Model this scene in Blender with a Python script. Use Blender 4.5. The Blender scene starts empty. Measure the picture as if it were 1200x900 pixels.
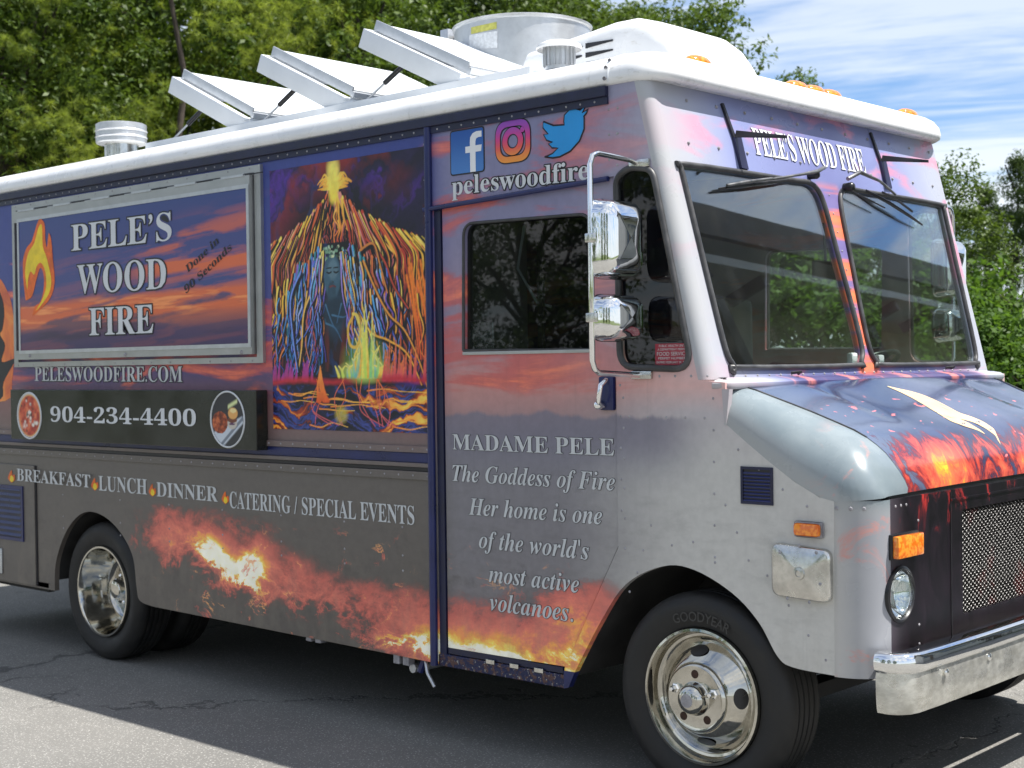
import bpy, bmesh, math, random
import numpy as np
from mathutils import Vector, Matrix
from mathutils.geometry import delaunay_2d_cdt

sc = bpy.context.scene
COL = sc.collection
PI = math.pi

# ------------------------------------------------------------------ camera
CAM = dict(f=1697.46, C=(3.2355, -4.5376, 1.6866),
           R=(0.73683096, 0.67594213, -0.01350491),
           U=(0.00104791, 0.01883352, 0.99982208),
           F=(-0.67607621, 0.73671401, -0.0131688))
cd = bpy.data.cameras.new('camera')
cam = bpy.data.objects.new('camera', cd); COL.objects.link(cam)
cd.sensor_width = 36; cd.lens = CAM['f'] / 1200 * 36
cd.dof.use_dof = True; cd.dof.focus_distance = 5.9; cd.dof.aperture_fstop = 4.5
cd.clip_start = .05; cd.clip_end = 3000
R_, U_, F_ = Vector(CAM['R']), Vector(CAM['U']), Vector(CAM['F'])
M = Matrix((R_, U_, -F_)).transposed().to_4x4(); M.translation = Vector(CAM['C'])
cam.matrix_world = M
sc.camera = cam

# ------------------------------------------------------------------ sun and sky
SUN_DIR = Vector((.45, .24, 1.0)).normalized()       # towards the sun
sun_el = math.asin(SUN_DIR.z)
sd = bpy.data.lights.new('sun', 'SUN'); sd.energy = 4.6; sd.angle = math.radians(.53); sd.color = (1, .96, .9)
so = bpy.data.objects.new('sun', sd); COL.objects.link(so)
so.rotation_euler = SUN_DIR.to_track_quat('Z', 'Y').to_euler(); so.location = (5, 5, 30)
W = bpy.data.worlds.new('World'); sc.world = W; W.use_nodes = True
wn = W.node_tree
for n in list(wn.nodes): wn.nodes.remove(n)
sc.view_settings.view_transform = 'Standard'; sc.view_settings.look = 'None'
sc.view_settings.exposure = 0.9; sc.view_settings.gamma = 1


# ------------------------------------------------------------------ node shorthand
class T:
    def __init__(s, nt): s.nt = nt
    def node(s, t, **k):
        n = s.nt.nodes.new(t)
        for a, b in k.items(): setattr(n, a, b)
        return n
    def put(s, sock, v):
        if isinstance(v, bpy.types.NodeSocket): s.nt.links.new(v, sock)
        elif isinstance(v, (tuple, list)):
            v = tuple(v)
            if len(sock.default_value) == 4 and len(v) == 3: v = v + (1,)
            sock.default_value = v
        else: sock.default_value = v
    def m(s, op, a, b=None, c=None, clamp=False):
        n = s.node('ShaderNodeMath', operation=op, use_clamp=clamp)
        for i, v in enumerate((a, b, c)):
            if v is not None: s.put(n.inputs[i], v)
        return n.outputs[0]
    def add(s, *a):
        r = a[0]
        for x in a[1:]: r = s.m('ADD', r, x)
        return r
    def mul(s, *a):
        r = a[0]
        for x in a[1:]: r = s.m('MULTIPLY', r, x)
        return r
    def sub(s, a, b): return s.m('SUBTRACT', a, b)
    def step(s, v, lo, hi, a=0., b=1.):
        n = s.node('ShaderNodeMapRange', interpolation_type='SMOOTHSTEP')
        for i, x in enumerate((v, lo, hi, a, b)): s.put(n.inputs[i], x)
        return n.outputs[0]
    def xyz(s, v):
        n = s.node('ShaderNodeSeparateXYZ'); s.put(n.inputs[0], v); return n.outputs
    def comb(s, x, y, z):
        n = s.node('ShaderNodeCombineXYZ')
        for i, v in enumerate((x, y, z)): s.put(n.inputs[i], v)
        return n.outputs[0]
    def noise(s, vec, scale, detail=4., rough=.55, dist=0., out=0):
        n = s.node('ShaderNodeTexNoise')
        s.put(n.inputs['Vector'], vec); s.put(n.inputs['Scale'], scale); s.put(n.inputs['Detail'], detail)
        s.put(n.inputs['Roughness'], rough); s.put(n.inputs['Distortion'], dist)
        return n.outputs[out]
    def mix(s, f, a, b, mode='MIX'):
        n = s.node('ShaderNodeMix', data_type='RGBA', blend_type=mode)
        s.put(n.inputs[0], f); s.put(n.inputs[6], a); s.put(n.inputs[7], b); return n.outputs[2]
    def ramp(s, f, stops, interp='LINEAR'):
        n = s.node('ShaderNodeValToRGB'); cr = n.color_ramp; cr.interpolation = interp
        while len(cr.elements) < len(stops): cr.elements.new(.5)
        for e, (p, c) in zip(cr.elements, stops): e.position = p; e.color = (*c, 1)
        s.put(n.inputs[0], f); return n.outputs[0]
    def obj(s): return s.node('ShaderNodeTexCoord').outputs['Object']
    def scale(s, v, k):
        n = s.node('ShaderNodeVectorMath', operation='MULTIPLY'); s.put(n.inputs[0], v); s.put(n.inputs[1], k); return n.outputs[0]
    def vadd(s, v, k):
        n = s.node('ShaderNodeVectorMath', operation='ADD'); s.put(n.inputs[0], v); s.put(n.inputs[1], k); return n.outputs[0]
    def bump(s, h, strength=.3, dist=.01):
        n = s.node('ShaderNodeBump'); s.put(n.inputs['Height'], h); n.inputs['Strength'].default_value = strength
        n.inputs['Distance'].default_value = dist; return n.outputs[0]


def L(r, g, b):
    f = lambda c: (c / 255 / 12.92) if c / 255 <= .04045 else ((c / 255 + .055) / 1.055) ** 2.4
    return (f(r), f(g), f(b))


def mat(name, color=(.5, .5, .5), rough=.5, metal=0., spec=.5, fn=None, coat=0., emit=None, trans=0.):
    m = bpy.data.materials.new(name); m.use_nodes = True
    t = T(m.node_tree); b = m.node_tree.nodes['Principled BSDF']
    t.put(b.inputs['Base Color'], color); b.inputs['Roughness'].default_value = rough
    b.inputs['Metallic'].default_value = metal; b.inputs['Specular IOR Level'].default_value = spec
    b.inputs['Coat Weight'].default_value = coat; b.inputs['Coat Roughness'].default_value = .05
    b.inputs['Transmission Weight'].default_value = trans
    if fn: fn(t, b)
    return m


def varied(c, amt=.12, scale=6., rough=.5, rvar=.1, bump=0., bscale=40., **k):
    """a plain paint with slight mottling, so that no surface is one flat colour"""
    def fn(t, b):
        o = t.obj(); n = t.noise(o, scale, 6, .6)
        t.put(b.inputs['Base Color'], t.mix(t.step(n, .3, .7), tuple(x * (1 - amt) for x in c), tuple(min(1, x * (1 + amt)) for x in c)))
        t.put(b.inputs['Roughness'], t.step(n, .2, .8, rough - rvar, rough + rvar))
        if bump: t.put(b.inputs['Normal'], t.bump(t.noise(o, bscale, 4, .6), bump, .01))
    return fn


# world: Nishita sky with streaky cirrus and low cumulus
t = T(wn)
sky = t.node('ShaderNodeTexSky', sky_type='NISHITA', sun_disc=False)
sky.sun_elevation = sun_el; sky.sun_rotation = math.atan2(SUN_DIR.x, SUN_DIR.y)
sky.air_density = 1.0; sky.dust_density = .6; sky.ozone_density = 1.5
dirv = t.node('ShaderNodeTexCoord').outputs['Generated']
x, y, z = t.xyz(dirv)
zz = t.m('MAXIMUM', t.add(z, .12), .05)
# clouds lie on a flat layer: project the direction on it
pl = t.comb(t.m('DIVIDE', x, zz), t.m('DIVIDE', y, zz), 0.)
rot = t.node('ShaderNodeVectorRotate', rotation_type='Z_AXIS'); t.put(rot.inputs['Vector'], pl); rot.inputs['Angle'].default_value = math.radians(-22)
pr = rot.outputs[0]
c1 = t.noise(t.scale(pr, (.5, 1.5, 1)), 1.1, 7, .55, .5)
c2 = t.noise(t.scale(pr, (.5, 2.6, 1)), 1.5, 9, .62, .6)
cir = t.step(t.add(t.mul(c1, .5), t.mul(c2, .6)), .40, .59)
cu = t.noise(t.scale(dirv, (1, 1, 1.7)), 7.5, 8, .58, .2)
cum = t.mul(t.step(cu, .54, .60), t.step(z, .0, .05), t.step(z, .14, .10))
cum2 = t.mul(t.step(t.noise(t.scale(dirv, (1, 1, 1.4)), 4.2, 8, .56, .3), .47, .60), t.step(x, .08, .3), t.step(z, .18, .3))
skyc = t.mix(.0, t.mix(1., sky.outputs[0], (.62, .84, 1.12), 'MULTIPLY'), sky.outputs[0])
cloudc = t.mix(t.step(z, 0., .5), (6.9, 7.4, 7.9), (6.0, 6.5, 7.1))
hazev = t.step(z, .22, .0)
col = t.mix(t.add(t.mul(cir, .72), t.mul(hazev, .42)), skyc, cloudc)
col = t.mix(t.mul(cum, .9), col, (7.2, 7.3, 7.4))
col = t.mix(t.mul(cum2, .9), col, (7.2, 7.3, 7.4))
bg = t.node('ShaderNodeBackground'); t.put(bg.inputs[0], col); bg.inputs[1].default_value = .08
out = t.node('ShaderNodeOutputWorld'); wn.links.new(bg.outputs[0], out.inputs[0])


# ------------------------------------------------------------------ rays: a pixel of the 1200x900 photograph -> a point on a known plane of the truck
def ray(u, v):
    return Vector(CAM['C']), (F_ * CAM['f'] + R_ * (u - 600) - U_ * (v - 450)).normalized()
def on(u, v, ax, val):
    C, d = ray(u, v); return C + d * ((val - C[ax]) / d[ax])
def S(u, v, y=0.):                       # side plane
    p = on(u, v, 1, y); return (p.x, p.z)
XW = lambda z: .08 - .245 * (z - 1.65)   # raked front of the cab
def FP(u, v):
    C, d = ray(u, v); k = .08 + .245 * 1.65
    return C + d * ((k - C.x - .245 * C.z) / (d.x + .245 * d.z))
YC = 1.23                                # centre line of the truck
WID = 2.46


# ------------------------------------------------------------------ objects
def put(name, me, m=None, parent=None, smooth=None, kind=None, label=None):
    o = bpy.data.objects.new(name, me); COL.objects.link(o)
    if m is not None and len(me.materials) == 0: me.materials.append(m)
    if parent is not None: o.parent = parent
    if smooth is not None: shade(me, smooth)
    if kind: o['kind'] = kind
    if label: o['label'] = label
    return o
def shade(me, ang=35):
    if ang <= 0:
        for p in me.polygons: p.use_smooth = False
        return
    me.polygons.foreach_set('use_smooth', [True] * len(me.polygons))
    bm = bmesh.new(); bm.from_mesh(me); a = math.radians(ang)
    for e in bm.edges:
        if len(e.link_faces) == 2: e.smooth = e.calc_face_angle(0) < a
        else: e.smooth = False
    bm.to_mesh(me); bm.free()
def thing(name, label, cat, loc=(0, 0, 0), rz=0, group=None):
    o = bpy.data.objects.new(name, None); COL.objects.link(o); o.location = loc; o.rotation_euler = (0, 0, rz)
    o.empty_display_size = .2
    o['label'] = label; o['category'] = cat
    if group: o['group'] = group
    return o
def tag(o, label=None, cat=None, group=None, kind=None):
    for k, v in (('label', label), ('category', cat), ('group', group), ('kind', kind)):
        if v: o[k] = v
    return o


class MB:
    def __init__(s): s.v = []; s.f = []
    def add(s, vs, fs):
        b = len(s.v); s.v += [tuple(x) for x in vs]; s.f += [tuple(b + i for i in f) for f in fs]; return s
    def box(s, x0, x1, y0, y1, z0, z1):
        return s.add([(x0, y0, z0), (x1, y0, z0), (x1, y1, z0), (x0, y1, z0), (x0, y0, z1), (x1, y0, z1), (x1, y1, z1), (x0, y1, z1)],
                     [(0, 3, 2, 1), (4, 5, 6, 7), (0, 1, 5, 4), (1, 2, 6, 5), (2, 3, 7, 6), (3, 0, 4, 7)])
    def tube(s, path, r, n=8, closed=False, cap=True, sy=1.):
        P = [Vector(p) for p in path]; m = len(P); rings = []
        rr = r if isinstance(r, (list, tuple)) else [r] * m
        up = None
        for i, p in enumerate(P):
            a = P[i - 1] if (i or closed) else p; b = P[(i + 1) % m] if (i < m - 1 or closed) else p
            d = (b - a).normalized()
            if up is None:
                up = d.orthogonal().normalized()
                if abs(d.z) < .9: up = (Vector((0, 0, 1)) - d * d.z).normalized()
            else:
                up = up - d * up.dot(d); up = up.normalized() if up.length > 1e-6 else d.orthogonal().normalized()
            sd = d.cross(up)
            rings.append([p + up * math.cos(2 * PI * k / n) * rr[i] + sd * math.sin(2 * PI * k / n) * rr[i] * sy for k in range(n)])
        vs = [q for R in rings for q in R]; fs = []
        for i in range(m if closed else m - 1):
            j = (i + 1) % m
            for k in range(n):
                k2 = (k + 1) % n; fs.append((i * n + k, i * n + k2, j * n + k2, j * n + k))
        if cap and not closed: fs += [tuple(range(n))[::-1], tuple((m - 1) * n + k for k in range(n))]
        return s.add(vs, fs)
    def loft(s, rings, closed=False, flip=False, cap=False):
        n = len(rings[0]); m = len(rings); fs = []
        for i in range(m - 1):
            for k in range(n if closed else n - 1):
                k2 = (k + 1) % n; q = (i * n + k, i * n + k2, (i + 1) * n + k2, (i + 1) * n + k)
                fs.append(q[::-1] if flip else q)
        if cap: fs += [tuple(range(n)), tuple((m - 1) * n + k for k in range(n))[::-1]]
        return s.add([p for R in rings for p in R], fs)
    def lathe(s, prof, c=(0, 0, 0), axis='z', n=32, cap=False):
        rings = []
        for k in range(n):
            a = 2 * PI * k / n; ca, sa = math.cos(a), math.sin(a); R = []
            for r, h in prof:
                if axis == 'z': R.append((c[0] + r * ca, c[1] + r * sa, c[2] + h))
                elif axis == 'y': R.append((c[0] + r * ca, c[1] + h, c[2] + r * sa))
                else: R.append((c[0] + h, c[1] + r * ca, c[2] + r * sa))
            rings.append(R)
        rings.append(rings[0]); return s.loft(rings)
    def mesh(s, name='mesh', rec=True, merge=0):
        me = bpy.data.meshes.new(name); me.from_pydata(s.v, [], s.f); me.validate()
        bm = bmesh.new(); bm.from_mesh(me)
        if merge: bmesh.ops.remove_doubles(bm, verts=bm.verts, dist=merge)
        if rec: bmesh.ops.recalc_face_normals(bm, faces=bm.faces)
        bm.to_mesh(me); bm.free(); return me
    def build(s, name, m, parent=None, smooth=35, bevel=0, merge=0, kind=None, label=None, rec=True):
        me = s.mesh(name, rec, merge)
        if bevel:
            bm = bmesh.new(); bm.from_mesh(me)
            es = [e for e in bm.edges if len(e.link_faces) == 2 and e.calc_face_angle(0) > .6]
            bmesh.ops.bevel(bm, geom=es, offset=bevel, segments=2, profile=.6, affect='EDGES')
            bm.to_mesh(me); bm.free()
        return put(name, me, m, parent, smooth, kind, label)


def rpoly(pts, rad, n=6):
    """closed polygon with rounded corners; rad: one radius or one per corner"""
    out = []; m = len(pts)
    for i in range(m):
        p = Vector(pts[i]); a = Vector(pts[i - 1]); b = Vector(pts[(i + 1) % m])
        r = rad[i] if isinstance(rad, (list, tuple)) else rad
        if r <= 0: out.append(tuple(p)); continue
        da = (a - p); db = (b - p); d = min(r, da.length * .49, db.length * .49)
        da.normalize(); db.normalize(); A = p + da * d; B = p + db * d
        for k in range(n + 1):
            s_ = k / n; out.append(tuple(A * (1 - s_) ** 2 + p * 2 * s_ * (1 - s_) + B * s_ ** 2))
    return out
def inpoly(p, poly):
    c = False; j = len(poly) - 1
    for i in range(len(poly)):
        a, b = poly[i], poly[j]
        if (a[1] > p[1]) != (b[1] > p[1]) and p[0] < (b[0] - a[0]) * (p[1] - a[1]) / (b[1] - a[1] + 1e-12) + a[0]: c = not c
        j = i
    return c
def panel(outline, holes, fmap, t0, t1):
    """solid sheet with holes; fmap(a, b, t) -> xyz"""
    vs = []; es = []; loops = [list(outline)] + [list(h) for h in holes]
    for lp in loops:
        b = len(vs); vs += [Vector(p) for p in lp]; es += [(b + i, b + (i + 1) % len(lp)) for i in range(len(lp))]
    rv, re, rf, *_ = delaunay_2d_cdt(vs, es, [], 1, 1e-7)
    F = []
    for f in rf:
        c = sum((rv[i] for i in f), Vector((0, 0))) / len(f)
        if inpoly(c, outline) and not any(inpoly(c, h) for h in holes): F.append(tuple(f))
    mb = MB()
    mb.add([fmap(p[0], p[1], t0) for p in rv], F)
    mb.add([fmap(p[0], p[1], t1) for p in rv], [f[::-1] for f in F])
    for lp in loops:
        n = len(lp)
        mb.add([fmap(a, b, t0) for a, b in lp] + [fmap(a, b, t1) for a, b in lp], [(i, (i + 1) % n, n + (i + 1) % n, n + i) for i in range(n)])
    return mb
side = lambda a, b, t: (a, t, b)
def SP(name, outline, m, parent, y0=0., y1=.03, holes=(), smooth=30, **k):
    return panel(outline, holes, side, y0, y1).build(name, m, parent, smooth, merge=1e-5, **k)


# ------------------------------------------------------------------ lettering (serif capitals come from the built-in font's mathematical bold range)
def style(s, k):
    r = ''
    for ch in s:
        o = ord(ch)
        if k == 'b': base = (0x1D400, 0x1D41A, 0x1D7CE)
        elif k == 'i': base = (0x1D468, 0x1D482, None)
        else: base = None
        if base and 65 <= o <= 90: r += chr(base[0] + o - 65)
        elif base and 97 <= o <= 122: r += chr(base[1] + o - 97)
        elif base and base[2] and 48 <= o <= 57: r += chr(base[2] + o - 48)
        else: r += ch
    return r
def glyphs(s, k='b', off=0., space=1.):
    c = bpy.data.curves.new('text', 'FONT'); c.body = style(s, k); c.offset = off; c.space_character = space; c.resolution_u = 3
    o = bpy.data.objects.new('text', c); COL.objects.link(o)
    me = bpy.data.meshes.new_from_object(o.evaluated_get(bpy.context.evaluated_depsgraph_get()))
    bpy.data.objects.remove(o); bpy.data.curves.remove(c)
    a = np.empty(len(me.vertices) * 3); me.vertices.foreach_get('co', a); a = a.reshape(-1, 3)
    P = [tuple(p.vertices) for p in me.polygons]; bpy.data.meshes.remove(me)
    return a, P
CAPH = glyphs('H')[0][:, 1].max()
def lettering(s, p0, p1, cap, fmap, m, parent, k='b', outline=None, ow=.03, t=0., space=1., caph=None):
    """text from p0 to p1 (baseline ends, in plane coordinates) with capital height cap"""
    a, F = glyphs(s, k, 0, space); x0, x1 = a[:, 0].min(), a[:, 0].max()
    d = Vector(p1) - Vector(p0); w = d.length; ex = d.normalized(); ey = Vector((-ex.y, ex.x))
    sx = w / (x1 - x0); sy = cap / (caph or CAPH)
    def lay(b, G, lift, mm, nm):
        P = [Vector(p0) + ex * ((q[0] - x0) * sx) + ey * (q[1] * sy) for q in b]
        me = bpy.data.meshes.new(nm); me.from_pydata([fmap(p.x, p.y, lift) for p in P], [], G); me.validate()
        return put(nm, me, mm, parent, 0)
    o = lay(a, F, t - .0016, m, 'lettering')
    if outline:
        b, G = glyphs(s, k, ow, space); lay(b, G, t - .0008, outline, 'lettering_outline')
    return o


# painted print: a fine grid whose corner colours are computed here
def print_sheet(name, img, quad, m, parent, mask=None):
    """img: (H, W, 3) linear colours, row 0 at the bottom; quad(s, t) -> xyz"""
    H, Wd = img.shape[:2]
    s_, t_ = np.meshgrid(np.linspace(0, 1, Wd), np.linspace(0, 1, H))
    co = quad(s_.ravel(), t_.ravel())
    idx = np.arange(H * Wd).reshape(H, Wd)
    q = np.stack([idx[:-1, :-1], idx[:-1, 1:], idx[1:, 1:], idx[1:, :-1]], -1).reshape(-1, 4)
    if mask is not None: q = q[mask[:-1, :-1].ravel()]
    me = bpy.data.meshes.new(name)
    me.vertices.add(H * Wd); me.vertices.foreach_set('co', co.astype(np.float32).ravel())
    me.loops.add(q.size); me.loops.foreach_set('vertex_index', q.astype(np.int32).ravel())
    me.polygons.add(len(q)); me.polygons.foreach_set('loop_start', np.arange(0, q.size, 4, dtype=np.int32))
    me.update(calc_edges=True); me.validate()
    ca = me.color_attributes.new('print', 'FLOAT_COLOR', 'POINT')
    rgba = np.ones((H * Wd, 4), np.float32); rgba[:, :3] = img.reshape(-1, 3)
    ca.data.foreach_set('color', rgba.ravel())
    return put(name, me, m, parent)
def vnoise(x, y, seed=0, octs=4, g=.5):
    """value noise in numpy"""
    r = np.zeros_like(x, dtype=float); a = 1.; tot = 0
    for o in range(octs):
        xi = np.floor(x).astype(np.int64); yi = np.floor(y).astype(np.int64); fx = x - xi; fy = y - yi
        fx = fx * fx * (3 - 2 * fx); fy = fy * fy * (3 - 2 * fy)
        def h(i, j):
            n = (i * 374761393 + j * 668265263 + (seed + o) * 974634777) & 0x7fffffff
            n = ((n ^ (n >> 13)) * 1274126177) & 0x7fffffff
            return ((n ^ (n >> 16)) & 0xffff) / 65535.
        v = (h(xi, yi) * (1 - fx) + h(xi + 1, yi) * fx) * (1 - fy) + (h(xi, yi + 1) * (1 - fx) + h(xi + 1, yi + 1) * fx) * fy
        r += a * v; tot += a; a *= g; x = x * 2.03 + 7.1; y = y * 2.03 + 3.7
    return r / tot

# ------------------------------------------------------------------ materials
def wrap_side(t, b):
    """printed vinyl: blue dusk sky with lit clouds, mountain line, grey rock and lava"""
    o = t.obj(); x, y, z = t.xyz(o)
    big = t.noise(t.scale(o, (.8, .8, 2.2)), 1.3, 5, .55)
    zz = t.add(z, t.mul(t.sub(big, .5), .16))
    g = t.node('ShaderNodeMapRange'); t.put(g.inputs[0], zz); t.put(g.inputs[1], .3); t.put(g.inputs[2], 2.9)
    q = lambda v: (v - .3) / 2.6
    rear = t.ramp(g.outputs[0], [(q(.3), L(84, 78, 72)), (q(1.18), L(90, 85, 81)), (q(1.32), L(102, 90, 88)), (q(1.5), L(122, 84, 84)),
                                 (q(1.66), L(74, 60, 100)), (q(2.0), L(66, 70, 122)), (q(2.35), L(56, 66, 126)), (q(2.8), L(46, 58, 122))])
    frontc = t.ramp(g.outputs[0], [(q(.3), L(120, 110, 112)), (q(.75), L(110, 107, 110)), (q(1.35), L(112, 110, 116)), (q(1.5), L(150, 118, 118)), (q(1.62), L(176, 124, 118)),
                                   (q(1.85), L(138, 122, 136)), (q(2.3), L(118, 116, 144)), (q(2.8), L(112, 112, 142))])
    cabc = t.ramp(g.outputs[0], [(q(.3), L(180, 178, 172)), (q(1.3), L(172, 170, 166)), (q(1.5), L(166, 160, 162)), (q(1.6), L(192, 156, 152)),
                                 (q(1.85), L(172, 162, 170)), (q(2.8), L(148, 146, 160))])
    c = t.mix(t.step(x, -1.5, -1.25), rear, frontc)
    c = t.mix(t.step(t.add(x, t.mul(t.sub(big, .5), .3)), -.75, .1), c, cabc)
    # lit undersides of clouds
    v = t.vadd(t.scale(o, (1.0, 1., 4.6)), (3.1, 0, 1.7))
    n1 = t.noise(v, 1.15, 7, .58, .7)
    band = t.mul(t.step(z, 1.5, 1.62), t.m('MAXIMUM', t.step(z, 2.62, 2.1), t.step(x, -1.5, -1.3)))
    low = t.mul(t.step(z, 1.56, 1.72), t.step(z, 2.1, 1.95))
    cl = t.mul(t.step(t.add(n1, t.mul(low, .09), t.mul(t.step(x, -1.5, -1.3), t.step(x, .0, -.35), .07)), .54, .66), band)
    ccol = t.mix(t.step(n1, .54, .7), L(176, 78, 74), L(238, 122, 76))
    fade = t.mul(t.step(x, -.2, -.9, .35, 1.), t.step(x, -1.9, -1.2, 1., .85))
    c = t.mix(t.mul(cl, fade, .9), c, ccol)
    # mountain line in front of the glow
    ridge = t.add(1.475, t.mul(t.sub(t.noise(t.comb(x, 0., 0.), 3.2, 6, .6), .5), .16))
    mt = t.mul(t.step(z, t.add(ridge, .012), t.sub(ridge, .012)), t.step(z, 1.15, 1.42), t.step(x, -1.42, -1.36), t.step(x, .14, -.2))
    c = t.mix(t.mul(mt, .85), c, L(104, 102, 116))
    # lava glow on the rock, low down
    def blob(cx, cz, rx, rz):
        a = t.mul(t.sub(x, cx), 1 / rx); bb = t.mul(t.sub(z, cz), 1 / rz)
        return t.m('POWER', 2.718, t.mul(t.add(t.mul(a, a), t.mul(bb, bb)), -1.))
    nn = t.noise(t.scale(o, (1.3, 1, 1.9)), 3.2, 10, .72, .35)
    rid = t.m('POWER', t.sub(1., t.m('ABSOLUTE', t.mul(t.sub(t.noise(t.scale(o, (1, 1, 1.6)), 3.4, 8, .66, .35), .5), 3.2))), 5.)
    def core(cx, cz, rx, rz, tilt):
        dx, dz = t.sub(t.add(x, t.mul(t.sub(nn, .5), .35)), cx), t.sub(t.add(z, t.mul(t.sub(rid, .3), .06)), cz)
        a = t.mul(t.add(dx, t.mul(dz, tilt)), 1 / rx); bb = t.mul(t.sub(dz, t.mul(dx, tilt)), 1 / rz)
        return t.m('POWER', 2.718, t.mul(t.add(t.mul(a, a), t.mul(bb, bb)), -1.))
    n5 = t.noise(t.vadd(t.scale(o, (1.0, 1, 1.5)), (5., 0, 2.)), 2.1, 6, .6, .8)
    reg = t.add(t.mul(core(-2.95, .74, .82, .17, -.1), .66), t.mul(core(-1.9, .62, .85, .11, .1), .28), t.mul(core(-1.45, .42, .42, .13, 0.), .66), t.mul(core(-.95, .50, .55, .15, 0.), .66), t.mul(core(-.5, .62, .25, .22, .5), .6), t.mul(core(-3.6, .72, .25, .10, 0.), .22), t.mul(core(-.7, .72, .3, .07, .1), .25), t.mul(core(-2.6, .93, 1.6, .05, 0.), .14))
    hot = t.add(t.mul(core(-3.12, .80, .20, .055, -.2), .30), t.mul(core(-2.98, .69, .26, .05, -.35), .62), t.mul(core(-2.74, .68, .12, .11, .5), .66), t.mul(core(-1.1, .43, .9, .022, -.03), .45))
    hv = t.add(t.mul(reg, t.add(.25, t.mul(n5, 1.15))), t.mul(t.sub(nn, .5), t.step(reg, 0., .3, .25, .75)), t.mul(rid, t.step(reg, .0, .4), .20), t.mul(hot, t.add(.5, nn)))
    heatc = t.ramp(hv, [(0, L(58, 52, 50)), (.24, L(82, 58, 54)), (.34, L(140, 76, 68)), (.48, L(200, 96, 82)), (.68, L(222, 118, 96)), (.82, L(240, 160, 76)), (.92, L(250, 216, 96)), (1, L(255, 250, 226))])
    c = t.mix(t.mul(t.step(hv, .20, .44), t.step(reg, .03, .16), t.step(hv, .3, .9, .8, 1.)), c, heatc)
    vn = t.noise(t.vadd(t.scale(o, (1.1, 1, 1.7)), (2., 0, 7.)), 3.0, 7, .62, .5)
    vein = t.mul(t.step(t.m('ABSOLUTE', t.sub(vn, .5)), .016, .002), t.step(t.noise(t.scale(o, (1, 1, 1.4)), 4.6, 3, .6), .50, .60), t.step(z, .96, .80), t.m('MAXIMUM', t.mul(t.step(x, -3.75, -3.2), t.step(x, -1.5, -1.7)), t.step(x, -1.4, -1.3, 0., .5)), t.step(x, -.45, -.6))
    c = t.mix(t.mul(t.step(t.m('ABSOLUTE', t.sub(vn, .5)), .07, .01), t.step(vein, 0., .2), .0), c, L(170, 84, 74))
    c = t.mix(t.mul(vein, .85), c, t.mix(t.step(nn, .45, .6), L(206, 98, 84), L(250, 178, 104)))
    dark = t.mul(t.step(nn, .5, .34), t.step(z, 1.0, .8), t.step(x, -.55, -.9), t.step(hv, .6, .3), .45)
    c = t.mix(dark, c, L(66, 60, 58))
    dk = t.mul(t.step(t.noise(t.scale(o, (1, 1, 3)), 7, 6, .6), .45, .7), t.step(z, 1.25, 1.1), .14)
    c = t.mix(dk, c, L(60, 58, 56))
    c = t.mix(1., c, t.mix(t.step(t.noise(o, 26., 3, .6), .25, .75), (.90, .90, .90), (1., 1., 1.)), 'MULTIPLY')
    du = t.mul(t.step(z, .95, .38), t.step(t.noise(t.scale(o, (1, 1, .5)), 9, 6, .7), .40, .68), .28)
    c = t.mix(du, c, L(120, 112, 100))
    sk = t.mul(t.step(t.noise(t.scale(o, (9, 1, .35)), 3.0, 5, .65), .56, .74), .10)
    c = t.mix(sk, c, L(70, 68, 66))
    c = t.mix(1., c, (1.35, 1.35, 1.35), 'MULTIPLY')
    t.put(b.inputs['Base Color'], c)
    t.put(b.inputs['Roughness'], t.step(t.noise(o, 3, 4, .6), .3, .7, .30, .42))
    t.put(b.inputs['Normal'], t.bump(t.noise(t.scale(o, (1, 1, .6)), 2.2, 3, .5), .10, .02))
def wrap_front(t, b):
    """header and windscreen surround: pale blue and lilac with pink clouds, pink strips on the centre pillar"""
    o = t.obj(); x, y, z = t.xyz(o)
    g = t.node('ShaderNodeMapRange'); t.put(g.inputs[0], t.add(y, t.mul(t.sub(t.noise(o, 2, 4), .5), .3))); t.put(g.inputs[1], 0.); t.put(g.inputs[2], 2.46)
    c = t.ramp(g.outputs[0], [(0, L(172, 173, 174)), (.06, L(168, 170, 180)), (.22, L(134, 142, 184)), (.5, L(110, 114, 160)), (.78, L(132, 140, 184)), (.95, L(168, 172, 186)), (1, L(170, 172, 178))])
    n = t.noise(t.vadd(t.scale(o, (1, 1.4, 4.4)), (0, 4.3, 1.3)), 1.5, 6, .55, .5)
    c = t.mix(t.mul(t.step(n, .52, .66), t.step(y, .06, .4, .12, .8)), c, L(208, 134, 158))
    mid = t.mul(t.step(t.m('ABSOLUTE', t.sub(y, YC)), .12, .07), t.step(z, 2.5, 2.42))
    st = t.noise(t.comb(t.mul(z, 6.), t.mul(y, .4), 0.), 1.5, 4, .5)
    c = t.mix(mid, c, t.ramp(st, [(0, L(96, 86, 140)), (.44, L(120, 110, 160)), (.52, L(226, 120, 92)), (.66, L(240, 140, 90)), (1, L(250, 160, 100))]))
    lowb = t.mul(t.step(z, 1.64, 1.62), t.step(y, .25, .6), t.step(y, 2.3, 2.1))
    c = t.mix(t.mul(lowb, .9), c, t.mix(t.step(t.noise(t.comb(t.mul(y, 2.), 0., 0.), 3), .5, .6), L(58, 52, 96), L(206, 120, 110)))
    t.put(b.inputs['Base Color'], c)
    t.put(b.inputs['Roughness'], t.step(t.noise(o, 5, 4), .3, .7, .26, .36))
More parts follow.
